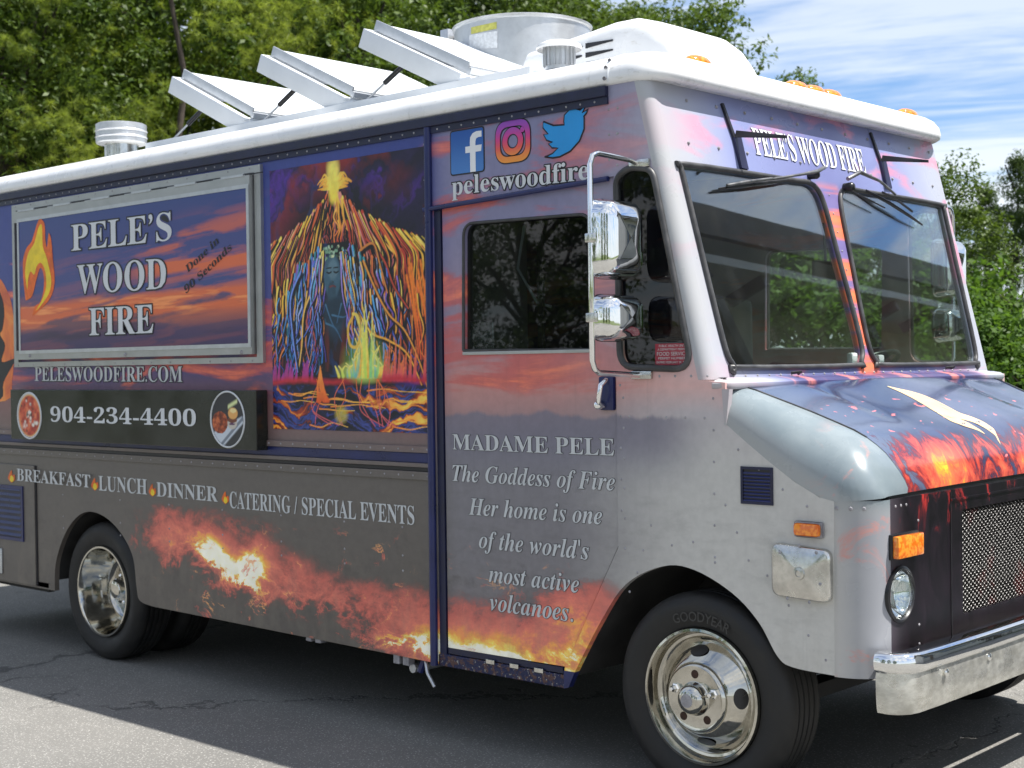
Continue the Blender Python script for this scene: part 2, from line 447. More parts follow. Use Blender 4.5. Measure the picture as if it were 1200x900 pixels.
def wrap_hood(t, b):
    """hood: deep blue-grey, embers and a band of lava along the front lip"""
    o = t.obj(); x, y, z = t.xyz(o)
    bg_ = t.noise(t.scale(o, (1.6, 1, 1)), 1.8, 5, .6)
    c = t.mix(t.step(bg_, .35, .65), L(34, 48, 80), L(72, 80, 112))
    c = t.mix(t.mul(t.step(y, .75, .15), .6), c, L(104, 116, 134))
    nn = t.noise(t.scale(o, (1, 1.6, 1)), 4.2, 9, .68, 1.5)
    d = t.add(t.step(x, .52, .76, 0., .56), t.mul(t.step(t.m('ABSOLUTE', t.sub(y, .62)), .34, 0.), t.step(x, .55, .76), .20))
    hv = t.add(d, t.mul(t.sub(nn, .5), 1.5))
    hv = t.mul(hv, t.step(y, .05, .3))
    fc = t.ramp(hv, [(0, L(40, 30, 46)), (.36, L(50, 26, 40)), (.48, L(104, 36, 44)), (.62, L(184, 70, 58)), (.8, L(222, 104, 72)), (.92, L(240, 150, 56)), (1, L(226, 200, 60))])
    c = t.mix(t.step(hv, .34, .52), c, fc)
    gs = t.mul(t.step(t.add(t.m('ABSOLUTE', t.sub(y, .60)), t.mul(t.sub(nn, .3), .7)), .20, .06), t.step(t.add(x, t.mul(nn, .06)), .70, .77))
    c = t.mix(t.mul(gs, .8), c, L(196, 196, 66))
    em = t.noise(t.scale(o, (1.5, 1, 1)), 17, 3, .5, .4)
    c = t.mix(t.mul(t.step(em, .66, .71), t.step(x, .28, .4), t.step(y, .2, .4)), c, L(232, 122, 122))
    t.put(b.inputs['Base Color'], c); t.put(b.inputs['Roughness'], t.step(t.noise(o, 6, 4), .3, .7, .13, .22))
    b.inputs['Coat Weight'].default_value = .5; b.inputs['Coat Roughness'].default_value = .08
    t.put(b.inputs['Normal'], t.bump(t.noise(o, 3.5, 2, .5), .09, .02))
def wrap_shoulder(t, b):
    """shoulder and front fender: pale steel blue turning into smoky grey, a few embers at the nose"""
    o = t.obj(); x, y, z = t.xyz(o)
    n = t.noise(o, 2.4, 5, .6)
    c = t.mix(t.step(n, .35, .65), L(116, 128, 134), L(136, 146, 150))
    c = t.mix(t.step(t.add(z, t.mul(x, .62)), 1.66, 1.57), c, L(156, 158, 158))
    c = t.mix(t.step(z, 1.2, 1.1), c, t.mix(t.step(t.add(x, t.mul(t.sub(n, .5), .12)), .56, .74), L(190, 187, 182), L(146, 148, 154)))
    em = t.noise(t.scale(o, (1, 1, 1)), 5.5, 7, .65, 1.)
    k = t.mul(t.step(em, .56, .68), t.step(x, .45, .66))
    c = t.mix(t.mul(k, .75), c, L(206, 136, 124))
    t.put(b.inputs['Base Color'], c); t.put(b.inputs['Roughness'], t.step(n, .3, .7, .22, .34))
    b.inputs['Coat Weight'].default_value = .3
    t.put(b.inputs['Normal'], t.bump(t.noise(o, 3., 2, .5), .08, .02))
def wrap_nose(t, b):
    """front face: near black with dark red lava streaks running down"""
    o = t.obj(); x, y, z = t.xyz(o)
    n = t.noise(t.scale(o, (1, 2.2, 1)), 3.2, 8, .64, 1.2)
    c = t.mix(t.step(n, .3, .7), L(12, 10, 14), L(34, 26, 34))
    c = t.mix(t.step(y, .26, .08), c, L(74, 68, 76))
    d = t.add(t.mul(t.step(z, .75, 1.25), .28), t.mul(t.step(t.m('ABSOLUTE', t.sub(y, .62)), .3, 0.), .16), t.mul(t.sub(n, .5), 1.5))
    fc = t.ramp(d, [(0, L(30, 20, 30)), (.36, L(70, 22, 30)), (.5, L(180, 50, 46)), (.75, L(238, 108, 66)), (1, L(250, 170, 110))])
    c = t.mix(t.mul(t.step(d, .32, .5), t.step(y, .12, .35)), c, fc)
    t.put(b.inputs['Base Color'], c); t.put(b.inputs['Roughness'], .3); b.inputs['Coat Weight'].default_value = .08
    t.put(b.inputs['Normal'], t.bump(t.noise(o, 4, 3, .5), .08, .02))

M_side = mat('printed_vinyl_side', fn=wrap_side)
M_front = mat('printed_vinyl_header', fn=wrap_front)
M_hood = mat('printed_vinyl_hood', fn=wrap_hood)
M_shoulder = mat('printed_vinyl_shoulder', fn=wrap_shoulder)
M_nose = mat('printed_vinyl_nose', fn=wrap_nose)
M_blue = mat('navy_trim_paint', fn=varied(L(30, 38, 88), .2, 5, .32, .08))
M_navy = mat('dark_navy_rail', fn=varied(L(24, 28, 58), .25, 9, .4, .1))
def roof_white(t, b):
    o = t.obj(); n = t.noise(o, 5, 6, .6); g = t.noise(t.scale(o, (1, 1, 3)), 18, 5, .65)
    c = t.mix(t.step(n, .3, .7), (.76, .77, .78), (.86, .86, .86))
    c = t.mix(t.mul(t.step(g, .56, .72), .4), c, (.50, .47, .42))
    rr_ = t.noise(t.scale(o, (14, 2, 1)), 2.2, 5, .7); c = t.mix(t.mul(t.step(rr_, .60, .76), .3), c, (.42, .38, .32))
    t.put(b.inputs['Base Color'], c); t.put(b.inputs['Roughness'], t.step(n, .3, .7, .22, .38))
M_roof = mat('white_fibreglass', fn=roof_white)
M_lid = mat('white_painted_lid', fn=varied((.74, .77, .80), .05, 4, .35, .08))
def brushed(t, b):
    o = t.obj(); n = t.noise(t.scale(o, (1, 1, 30)), 6, 5, .6); k = t.noise(o, 9, 6, .6)
    t.put(b.inputs['Base Color'], t.mix(t.step(k, .2, .8), (.40, .405, .395), (.48, .485, .475)))
    t.put(b.inputs['Roughness'], t.step(t.add(t.mul(n, .5), t.mul(k, .5)), .3, .7, .34, .5)); b.inputs['Metallic'].default_value = .8
M_alu = mat('brushed_aluminium', fn=brushed)
M_galv = mat('galvanised_sheet', fn=lambda t, b: (brushed(t, b), t.put(b.inputs['Base Color'], t.mix(t.step(t.noise(t.obj(), 14, 3, .7), .2, .8), (.50, .515, .53), (.60, .615, .63)))))
def chrome(t, b):
    o = t.obj(); n = t.noise(o, 7, 5, .6)
    t.put(b.inputs['Base Color'], t.mix(t.step(n, .3, .7), (.82, .82, .80), (.90, .90, .90)))
    t.put(b.inputs['Roughness'], t.step(t.noise(o, 20, 5, .65), .4, .8, .03, .14)); b.inputs['Metallic'].default_value = 1
    t.put(b.inputs['Normal'], t.bump(t.noise(o, 9, 3, .5), .04, .02))
M_chrome = mat('chrome', fn=chrome)
M_wheel = mat('warm_polished_rim', fn=lambda t, b: (chrome(t, b), t.put(b.inputs['Base Color'], t.mix(t.step(t.noise(t.obj(), 8, 6, .65), .3, .7), (.44, .425, .38), (.62, .60, .54))), t.put(b.inputs['Roughness'], t.step(t.noise(t.obj(), 22, 6, .7), .35, .8, .04, .20))))
M_dull = mat('scratched_stainless', fn=lambda t, b: (chrome(t, b), t.put(b.inputs['Roughness'], t.step(t.noise(t.obj(), 12, 7, .7), .3, .75, .12, .34)), t.put(b.inputs['Base Color'], t.mix(t.step(t.noise(t.obj(), 10, 7, .7), .3, .7), (.46, .455, .43), (.74, .73, .69)))))
M_bface = mat('weathered_chrome_plate', fn=lambda t, b: (chrome(t, b), t.put(b.inputs['Base Color'], t.mix(t.step(t.noise(t.scale(t.obj(), (1, 1, 2)), 9, 8, .72), .35, .7), (.50, .49, .44), (.80, .79, .73))), t.put(b.inputs['Roughness'], t.step(t.noise(t.obj(), 14, 7, .7), .3, .75, .22, .5)), t.put(b.inputs['Metallic'], .75)))
M_rubber = mat('black_rubber', fn=varied((.022, .022, .023), .3, 12, .5, .12))
def tyre_fn(t, b):
    o = t.obj(); n = t.noise(o, 9, 6, .65)
    t.put(b.inputs['Base Color'], t.mix(t.step(n, .35, .75), (.007, .007, .0075), (.026, .024, .021)))
    t.put(b.inputs['Roughness'], t.step(n, .3, .7, .5, .75)); t.put(b.inputs['Normal'], t.bump(t.noise(o, 60, 3, .6), .15, .004))
M_tyre = mat('tyre_rubber', fn=tyre_fn)
M_gasket = mat('weathered_rubber_seal', fn=varied((.05, .05, .052), .35, 14, .45, .12))
M_black = mat('black_plastic', fn=varied((.014, .014, .016), .3, 10, .35, .12))
M_under = mat('grimy_underbody', fn=varied((.020, .019, .018), .5, 6, .8, .1))
M_white = mat('white_lettering', fn=varied((.62, .64, .66), .04, 8, .45, .05))
M_whiteb = mat('bright_white_lettering', fn=varied((.78, .79, .80), .03, 8, .4, .05))
M_ltxt = mat('silver_grey_lettering', fn=varied((.54, .56, .57), .05, 8, .45, .05))
M_ink = mat('black_ink', fn=varied((.014, .014, .018), .2, 8, .45, .05))
M_rivet = mat('painted_rivet', fn=varied(L(150, 148, 152), .25, 30, .35, .1))
M_print = mat('printed_picture', fn=lambda t, b: (t.put(b.inputs['Base Color'], t.node('ShaderNodeAttribute', attribute_name='print').outputs['Color']), t.put(b.inputs['Roughness'], .36)))
M_amber = mat('amber_lens', fn=lambda t, b: (t.put(b.inputs['Base Color'], t.mix(t.step(t.noise(t.scale(t.obj(), (1, 1, 1)), 60, 2), .4, .6), (.75, .15, .01), (.95, .32, .03))), t.put(b.inputs['Roughness'], .12)), coat=.8)
M_banner = mat('glossy_black_shelf', fn=varied((.018, .019, .016), .5, 2.5, .22, .06))
M_inside = mat('cab_interior_panel', fn=varied((.30, .31, .30), .2, 3, .7, .1))
M_seat = mat('dark_seat_vinyl', fn=varied((.03, .03, .034), .3, 6, .55, .1))
M_sticker = mat('red_permit_sticker', fn=varied((.30, .02, .045), .1, 8, .45, .05))
def glass(name, tint, refl=1.):
    m = bpy.data.materials.new(name); m.use_nodes = True; t = T(m.node_tree)
    for n in list(m.node_tree.nodes): m.node_tree.nodes.remove(n)
    o = t.node('ShaderNodeOutputMaterial'); tr = t.node('ShaderNodeBsdfTransparent'); t.put(tr.inputs[0], tint)
    gl = t.node('ShaderNodeBsdfGlossy'); gl.inputs['Roughness'].default_value = .01
    t.put(gl.inputs['Color'], (1, 1, 1)); geo = t.node('ShaderNodeNewGeometry'); dt_ = t.node('ShaderNodeVectorMath', operation='DOT_PRODUCT'); t.put(dt_.inputs[0], geo.outputs['Incoming']); t.put(dt_.inputs[1], geo.outputs['Normal']); fr = t.add(.043, t.mul(.957, t.m('POWER', t.sub(1., t.m('ABSOLUTE', dt_.outputs['Value'])), 5.)))
    dirt = t.noise(t.obj(), 8, 7, .65)
    t.put(gl.inputs['Normal'], t.bump(t.noise(t.obj(), 1.6, 2, .4), .02, .02))
    mx = t.node('ShaderNodeMixShader'); t.put(mx.inputs[0], t.m('MULTIPLY', fr, refl, clamp=True))
    t.nt.links.new(tr.outputs[0], mx.inputs[1]); t.nt.links.new(gl.outputs[0], mx.inputs[2])
    df = t.node('ShaderNodeBsdfDiffuse'); t.put(df.inputs[0], (.5, .48, .44))
    m2 = t.node('ShaderNodeMixShader'); t.put(m2.inputs[0], t.step(dirt, .45, .85, .006, .022))
    t.nt.links.new(mx.outputs[0], m2.inputs[1]); t.nt.links.new(df.outputs[0], m2.inputs[2]); t.nt.links.new(m2.outputs[0], o.inputs[0])
    return m
M_glass = glass('windscreen_glass', (.84, .90, .87), 2.6)
M_glassd = glass('tinted_side_glass', (.20, .23, .22), .95)
M_lens = glass('headlamp_glass', (.92, .95, .95), 1.6)

def asphalt(t, b):
    o = t.obj()
    ag = t.noise(o, 95, 2, .5); fi = t.noise(o, 260, 2, .6); big = t.noise(o, .7, 6, .6); bl = t.noise(o, 4, 5, .6)
    v = t.node('ShaderNodeTexVoronoi'); t.put(v.inputs['Vector'], o); v.inputs['Scale'].default_value = 75
    c = t.mix(t.step(big, .3, .7), (.160, .157, .146), (.212, .206, .190))
    c = t.mix(t.mul(t.step(v.outputs['Distance'], .45, .1), t.step(ag, .42, .56)), c, (.46, .45, .42))
    c = t.mix(t.mul(t.step(fi, .48, .7), .62), c, (.062, .063, .066))
    c = t.mix(t.mul(t.step(bl, .55, .75), .25), c, (.13, .13, .132))
    vc = t.node('ShaderNodeTexVoronoi', feature='DISTANCE_TO_EDGE'); vc.inputs['Scale'].default_value = .30
    t.put(vc.inputs['Vector'], t.vadd(t.scale(o, (1, .8, 1)), t.scale(t.noise(o, 2.2, 5, .65, out=1), (.9, .9, 0))))
    cr = t.mul(t.step(vc.outputs['Distance'], .0065, .001), t.step(t.noise(o, .8, 3, .5), .42, .56))
    c = t.mix(t.mul(cr, .62), c, (.03, .03, .03))
    t.put(b.inputs['Base Color'], c); b.inputs['Roughness'].default_value = .85
    t.put(b.inputs['Normal'], t.bump(t.sub(t.add(t.mul(ag, .6), t.mul(fi, .4)), t.mul(cr, 1.5)), .55, .008))
M_asphalt = mat('worn_asphalt', fn=asphalt)
def grass_fn(t, b):
    o = t.obj(); n = t.noise(o, .5, 6, .6); f = t.noise(o, 14, 5, .7)
    c = t.mix(t.step(n, .3, .7), (.05, .085, .016), (.085, .12, .03)); c = t.mix(t.step(f, .4, .7), c, (.12, .13, .05))
    t.put(b.inputs['Base Color'], c); b.inputs['Roughness'].default_value = .95; t.put(b.inputs['Normal'], t.bump(f, .8, .08))
M_grass = mat('rough_grass', fn=grass_fn)
def leafmat(name, a, c2, tr=.35, nz=.5):
    m = bpy.data.materials.new(name); m.use_nodes = True; t = T(m.node_tree); nt = m.node_tree
    b = nt.nodes['Principled BSDF']; o = t.obj()
    n = t.noise(o, nz, 4, .6); k = t.noise(o, 9, 2, .5)
    c = t.mix(t.step(t.add(t.mul(n, .6), t.mul(k, .4)), .36, .64), a, c2)
    t.put(b.inputs['Base Color'], c); b.inputs['Roughness'].default_value = .5; b.inputs['Specular IOR Level'].default_value = .28
    tl = t.node('ShaderNodeBsdfTranslucent'); t.put(tl.inputs[0], t.mix(.5, c, (c2[0] * 1.5, c2[1] * 1.6, c2[2] * .8)))
    mx = t.node('ShaderNodeMixShader'); mx.inputs[0].default_value = tr
    nt.links.new(b.outputs[0], mx.inputs[1]); nt.links.new(tl.outputs[0], mx.inputs[2])
    nt.links.new(mx.outputs[0], nt.nodes['Material Output'].inputs[0]); return m
M_oak = leafmat('broad_leaves', (.030, .066, .010), (.105, .155, .024))
M_lime = leafmat('fresh_green_leaves', (.052, .110, .016), (.125, .215, .034), .42)
M_pine = leafmat('pine_needles', (.085, .135, .016), (.30, .35, .055), .45)
M_cedar_shade = leafmat('conifer_and_shaded_oak_leaves', (.034, .064, .016), (.08, .12, .03), .3)  # cedar foliage; on the back oaks its darker colour stands in for shade
M_bark = mat('bark', fn=lambda t, b: (varied((.055, .043, .034), .4, 9, .9, .05, .6, 18)(t, b)))
M_wood = mat('weathered_wood', fn=varied((.30, .24, .14), .25, 8, .85, .05, .3, 30))
M_wire = mat('fence_wire', fn=varied((.30, .31, .32), .2, 10, .5, .1), metal=.6)
M_wall = mat('painted_block_wall', fn=varied((.52, .51, .48), .12, 1.2, .85, .05, .2, 20))
M_fascia = mat('brown_metal_fascia', fn=varied((.085, .07, .055), .2, 3, .5, .1))
M_metroof = mat('pale_metal_roof', fn=varied((.45, .46, .46), .1, 2, .4, .1))
M_bluedoor = mat('blue_grey_shutter', fn=varied((.10, .13, .18), .15, 3, .5, .1))

# ================================================================== THE TRUCK
truck = thing('food_truck', 'big step van food truck wrapped in sunset and lava artwork, parked on the asphalt', 'food truck')
ZT, ZB = 2.80, .365
archR = [S(*p) for p in [(64, 680), (66, 656), (76, 626), (90, 606), (106, 599.5), (126, 608), (144, 628), (156, 654), (160, 688), (164, 704), (180, 711)]]
archF = [S(*p) for p in [(671, 793), (702, 732), (733, 685), (777, 663.5), (814, 668), (858, 695), (889, 729), (911, 769), (929, 782), (973, 791)]]
def smooth_pts(P, n=5):
    out = []
    for i in range(len(P) - 1):
        p0 = Vector(P[max(i - 1, 0)]); p1 = Vector(P[i]); p2 = Vector(P[i + 1]); p3 = Vector(P[min(i + 2, len(P) - 1)])
        for k in range(n):
            s_ = k / n
            out.append(tuple(.5 * ((2 * p1) + (p2 - p0) * s_ + (2 * p0 - 5 * p1 + 4 * p2 - p3) * s_ ** 2 + (3 * p1 - p0 - 3 * p2 + p3) * s_ ** 3)))
    out.append(tuple(P[-1])); return out
archR, archF = smooth_pts(archR), smooth_pts(archF)
XP = -1.39; XS = -.363       # door post, cab seam
body = [(-6.1, ZB), (archR[0][0], ZB)] + archR[1:] + [(XP, .352), (XP, ZT), (-6.1, ZT)]
SP('body_panel', body, M_side, truck)
dw = rpoly([S(541, 411), S(690, 410), S(690, 250), S(541, 262)], [.008, .008, .06, .06])
qw = rpoly([S(727, 430), S(812, 433), S(765, 198), S(738, 196), S(722, 208)], [.07, .09, .045, .03, .05])
door = [(-1.345, .43), (-.660, .434), (-.371, .957), (-.369, 2.433), (-1.345, 2.395)]
SP('cab_door', door, M_side, truck, .010, .04, [dw])
SP('door_header_panel', [(XP, 2.393), (XS, 2.433), (XS, ZT), (XP, ZT)], M_side, truck, 0, .03)
shl = [(.155, 1.455), (.25, 1.385), (.35, 1.315), (.45, 1.25), (.55, 1.20), (.61, 1.188)]
cab = [(XS, ZT), (XW(ZT) - .055, ZT), (XW(1.62) - .055, 1.62), (.155, 1.61)] + shl + [(.605, archF[-1][1])] + archF[::-1] + [(-.655, .352), (-.655, .43), (-.364, .953)]
SP('cab_panel', cab, M_side, truck, 0, .03, [qw])
# far side of the truck
fs = [(-6.1, ZB), (archR[0][0], ZB)] + archR[1:] + [(-.7, .36)] + archF + [(.605, archF[-1][1])] + shl[::-1] + [(.155, 1.61), (XW(1.62) - .055, 1.62), (XW(ZT) - .055, ZT), (-6.1, ZT)]
panel(fs, [dw, qw], lambda a, b, t: (a, WID - t, b), 0, .03).build('body_panel', M_side, truck, 30, merge=1e-5)
MB().box(-6.1, -6.07, .031, WID - .031, ZB, ZT).build('tail_panel', M_side, truck, 0)

# rounded corner posts of the cab
for yy, sg, nm in ((0, 1, 'corner_pillar'), (WID, -1, 'corner_pillar')):
    rings = []
    for z in np.linspace(1.62, ZT, 14):
        rings.append([(XW(z) - .055 + .055 * math.sin(a), yy + sg * (.055 - .055 * math.cos(a)), z) for a in np.linspace(0, PI / 2, 10)])
    MB().loft(rings).build(nm, M_front, truck, 60)
# raked front with two windscreen openings (y, z) plane
lw = [(.065, 2.445), (.117, 2.481), (.917, 2.486), (1.062, 2.487), (1.14, 2.455), (1.175, 2.367), (1.19, 2.167), (1.215, 1.781), (1.18, 1.675), (1.10, 1.647), (.21, 1.647), (.135, 1.664), (.10, 1.73), (.085, 1.968), (.070, 2.336)]
lw = [(a + .022 if a < .15 else a, b) for a, b in lw]
def shrink(P, d):
    n = len(P); out = []
    for i in range(n):
        a = Vector(P[i - 1]); p = Vector(P[i]); b = Vector(P[(i + 1) % n])
        n1 = (p - a).normalized(); n2 = (b - p).normalized(); nn = (n1 + n2).normalized()
        out.append((p.x + nn.y * d, p.y - nn.x * d))
    return out
lw_s = smooth_pts(lw + [lw[0]], 4)[:-1]
area = sum(lw_s[i - 1][0] * lw_s[i][1] - lw_s[i][0] * lw_s[i - 1][1] for i in range(len(lw_s)))
if area < 0: inn = lambda P, d: shrink(P, d)
else: inn = lambda P, d: shrink(P, -d)
mirror = lambda P: [(WID - a, b) for a, b in P][::-1]
front = lambda a, b, t: (XW(b) - t, a, b + t * -.245)
hole = inn(lw_s, .022)
panel([(.055, 1.60), (WID - .055, 1.60), (WID - .055, ZT), (.055, ZT)], [hole, mirror(hole)], front, 0, .03).build('windscreen_surround', M_front, truck, 30, merge=1e-5)
for i, P in enumerate((lw_s, mirror(lw_s))):
    gc = inn(P, .016) if i == 0 else mirror(inn(lw_s, .016))
    wsc = panel(gc, [], front, .006, .011).build('windscreen', M_glass, truck, 0)
    MB().tube([front(a, b, -.006) for a, b in gc],   .0115, 8, True).build('rubber_seal', M_gasket, wsc, 60)

# cowl ledge under the windscreens
prof = [(0, 1.585), (.055, 1.585), (.068, 1.597), (.066, 1.612), (.05, 1.622), (-.02, 1.632)]
rings = []
path = [(.098, -.004, -.2, -1), (.118, -.004, 0, -1)] + [(.118 + .05 * math.sin(a), .046 - .05 * math.cos(a), math.sin(a), -math.cos(a)) for a in np.linspace(.3, 1.57, 6)]
path += [(.168, y_, 1, 0) for y_ in np.linspace(.3, YC, 5)]; path += [(a, WID - b_, c, -d) for a, b_, c, d in path[::-1]]
for (px, py, nx, ny) in path:
    rings.append([(px + nx * (d - .066) if nx > .01 else px + .0, py + ny * (d - .066), z) for d, z in [(0, 1.583), (.06, 1.583), (.068, 1.592), (.066, 1.607), (.05, 1.617), (-.012, 1.628)]])
MB().add([(.142, -.004, 1.585), (.176, -.004, 1.585), (.172, -.004, 1.55), (.160, -.004, 1.45), (.152, -.004, 1.45), (.142, .02, 1.585), (.176, .02, 1.585), (.172, .02, 1.55), (.160, .02, 1.45), (.152, .02, 1.45)], [(0, 1, 2, 3, 4), (1, 6, 7, 2), (2, 7, 8, 3), (0, 4, 9, 5)]).build('cowl_flange', M_front, truck, 30)
MB().loft(rings).build('cowl_ledge', M_front, truck, 50)
# hood
st = [(.13, 1.597, 1.46, .13), (.2, 1.577, 1.42, .145), (.3, 1.537, 1.35, .175), (.4, 1.498, 1.282, .2), (.5, 1.458, 1.222, .215), (.57, 1.43, 1.195, .22), (.62, 1.405, 1.188, .22),
      (.66, 1.378, 1.19, .215), (.69, 1.35, 1.193, .21), (.715, 1.318, 1.196, .20), (.735, 1.285, 1.198, .19), (.75, 1.25, 1.2, .18), (.757, 1.225, 1.202, .17), (.758, 1.207, 1.203, .16)]
y0 = lambda x_: .13 * (1 - math.sqrt(max(0, 1 - (max(0, x_ - .61) / .152) ** 2)))
crown = lambda y_, x_: .022 * (1 - ((y_ - YC) / 1.05) ** 2) * min(1, (.80 - x_) * 6) - .012 * math.exp(-((abs(y_ - YC) - .62) / .07) ** 2) * min(1, max(0, (.62 - x_) * 5))
rings = []
for x_, zt, zs, r in st:
    a = y0(x_) + r
    rings.append([(x_, y_, zt + max(0, crown(y_, x_))) for y_ in np.concatenate([[a], np.linspace(a + .01, WID - a - .01, 40), [WID - a]])])
MB().loft(rings).build('hood', M_hood, truck, 50)
for sg in (0, 1):
    rings = []
    for x_, zt, zs, r in st:
        b0 = y0(x_); R = []
        for a in np.linspace(0, PI / 2, 12):
            yy = b0 + r * (1 - math.cos(a) ** .85); zz_ = zs + (zt - zs) * math.sin(a) ** .8
            R.append((x_, yy if not sg else WID - yy, zz_ - .001))
        rings.append(R)
    MB().loft(rings).build('fender_shoulder', M_shoulder, truck, 60)
    MB().tube([(x_, (y0(x_) + r) if not sg else WID - y0(x_) - r, zt + .0005) for x_, zt, zs, r in st[:7]], .0035, 5).build('hood_seam', M_black, truck, 0)
# nose: rounded corners and flat face
ZN = 1.192; NB = archF[-1][1] - .004
for sg in (0, 1):
    rings = []
    for a in np.linspace(0, PI / 2, 12):
        px, py = .605 + .153 * math.sin(a), .13 - .13 * math.cos(a)
        rings.append([(px, py if not sg else WID - py, z) for z in np.linspace(NB + .0, ZN, 8)])
    rings.insert(0, [(.602, .004 if not sg else WID - .004, z) for z in np.linspace(NB, ZN, 8)])
    MB().loft(rings).build('fender_corner', M_shoulder, truck, 60)
HL = (.195, .85); HR = .088
circ = lambda cy, cz, r, n=36: [(cy + r * math.cos(2 * PI * k / n), cz + r * math.sin(2 * PI * k / n)) for k in range(n)]
gr = rpoly([(.70, .71), (WID - .70, .71), (WID - .70, 1.11), (.70, 1.11)], .012, 3)
nose = lambda a, b, t: (.758 - t, a, b)
panel([(.13, NB), (WID - .13, NB), (WID - .13, ZN), (.13, ZN)], [circ(*HL, HR), circ(WID - HL[0], HL[1], HR), gr], nose, 0, .03).build('nose_panel', M_nose, truck, 0)
MB().box(.742, .752, .125, WID - .125, ZN - .002, 1.215).build('hood_gap', M_black, truck, 0)
for yy in (.60, WID - .60): MB().box(.7575, .7605, yy - .003, yy + .003, .60, 1.185).build('panel_seam', M_black, truck, 0)
MB().box(.7575, .763, .60, WID - .60, 1.15, 1.158).build('nose_trim', M_nose, truck, 0)
# expanded-metal grille
g = MB(); dy, dz = .017, .0105
ny, nz = int((WID - 1.40) / dy), int(.40 / dz)
for i in range(ny):
    for j in range(nz):
        if (i + j) % 2: continue
        cy, cz = .70 + (i + .5) * dy, .71 + (j + .5) * dz
        for s1, s2 in ((1, 1), (1, -1)):
            a = Vector((.752, cy - dy * .98, cz)); b_ = Vector((.752, cy, cz + s2 * dz * .98)); c_ = Vector((.752, cy + dy * .98, cz))
            for p, q in ((a, b_), (b_, c_)):
                w_ = Vector((0, 0, .0016)); o_ = Vector((.004 * s2, 0, 0))
                g.add([p - w_, q - w_, q + w_ + o_, p + w_ + o_], [(0, 1, 2, 3)])
grille_m = mat('painted_mesh', fn=lambda t, b: (t.put(b.inputs['Base Color'], t.mix(t.step(t.noise(t.obj(), 5, 5, .6), .54, .68), (.026, .024, .022), L(96, 26, 28))), t.put(b.inputs['Roughness'], .35)))
g.build('grille_mesh', grille_m, truck, 0, kind='stuff', rec=False)
MB().box(.60, .61, .55, WID - .55, .6, 1.18).build('radiator', M_under, truck, 0)
# headlamps
for cy in (HL[0], WID - HL[0]):
    h = MB().lathe([(HR + .014, -.004), (HR + .013, .008), (HR + .004, .012), (HR - .004, .004), (HR - .004, -.03)], (.758, cy, HL[1]), 'x', 40).build('headlight', M_black, truck, 50)
    MB().lathe([(HR - .006, .0), (.07, -.022), (.045, -.042), (.02, -.05), (.0001, -.052)], (.758, cy, HL[1]), 'x', 40).build('reflector', M_chrome, h, 60)
    MB().lathe([(HR - .005, .004), (HR - .02, .014), (.04, .021), (.0001, .024)], (.758, cy, HL[1]), 'x', 40).build('lens', M_lens, h, 60)
    bb = MB()
    for k in range(-6, 7):
        w_ = math.sqrt(max(0, .078 ** 2 - (k * .012) ** 2)); bb.tube([(.768, cy + k * .012, HL[1] - w_), (.774, cy + k * .012, HL[1]), (.768, cy + k * .012, HL[1] + w_)], .0022, 4)
    bb.build('lens_flutes', M_lens, h, 40)
    a0 = .118 if cy < 1 else WID - .325
    tl = MB().box(.755, .772, a0, a0 + .2, .978, 1.068).build('turn_signal', M_black, truck, 30, .004)
    MB().box(.770, .795, a0 + .004, a0 + .196, .983, 1.063).build('amber_lens', M_amber, tl, 30, .007)
# bumper
path = [(.76, .012), (.80, .010), (.84, .028), (.868, .062), (.88, .11), (.886, .25), (.893, .6), (.897, YC)]
path += [(a, WID - b) for a, b in path[-2::-1]]
prof = [(-.07, .668), (-.012, .672), (.004, .668), (.013, .655), (.016, .63), (.012, .612), (.002, .603), (.0, .600)]
prof2 = [(.0, .600), (.002, .57), (.001, .52), (-.003, .475), (-.008, .458), (-.03, .452)]
def sweep(pf, zc=None):
    rings = []
    for i, (a, b_) in enumerate(path):
        p = Vector(path[max(i - 1, 0)]); q = Vector(path[min(i + 1, len(path) - 1)]); d = (q - p).normalized(); n_ = Vector((d.y, -d.x))
        rings.append([(a + n_.x * o_, b_ + n_.y * o_, z) for o_, z in pf])
    return MB().loft(rings)
bmp = sweep(prof).build('bumper', M_chrome, truck, 50)
sweep(prof2).build('bumper_face', M_bface, bmp, 50)
for yy in (.27, .62, WID - .62, WID - .27):
    MB().lathe([(.014, 0), (.014, .004), (.009, .008), (.0001, .009)], (.895, yy, .575), 'x', 12).build('bumper_bolt', M_chrome, bmp, 40)
for yy in (.5, WID - .5): MB().box(.3, .83, yy - .04, yy + .04, .50, .60).build('bumper_bracket', M_under, truck, 0)

# ------------------------------------------------------------------ roof
def rrect(x0, x1, y0_, y1, r, n=8):
    out = []
    for cx, cy, a0 in ((x1 - r, y0_ + r, -PI / 2), (x1 - r, y1 - r, 0)):
        for k in range(n + 1):
            a = a0 + PI / 2 * k / n; out.append((cx + r * math.cos(a), cy + r * math.sin(a)))
    for cx, cy, a0 in ((x0 + .05, y1 - .05, PI / 2), (x0 + .05, y0_ + .05, PI)):
        for k in range(4):
            a = a0 + PI / 2 * k / 3; out.append((cx + .05 * math.cos(a), cy + .05 * math.sin(a)))
    return out
rp = [(.16, 2.797), (.05, 2.797), (.018, 2.795), (.004, 2.805), (0, 2.825), (.008, 2.86), (.03, 2.892), (.065, 2.914), (.12, 2.93), (.3, 2.945), (.6, 2.955), (1.1, 2.96), (1.255, 2.96)]
rings = []
for ins, z in rp:
    i2 = ins; R = rrect(-6.14 + ins, -.125 - ins * (1 if ins < .2 else 1.05), -.022 + i2, WID + .022 - i2, max(.15 - ins * .6, .012))
    rings.append([(a, b_, z + (.0 if a < -.36 else 0)) for a, b_ in R])
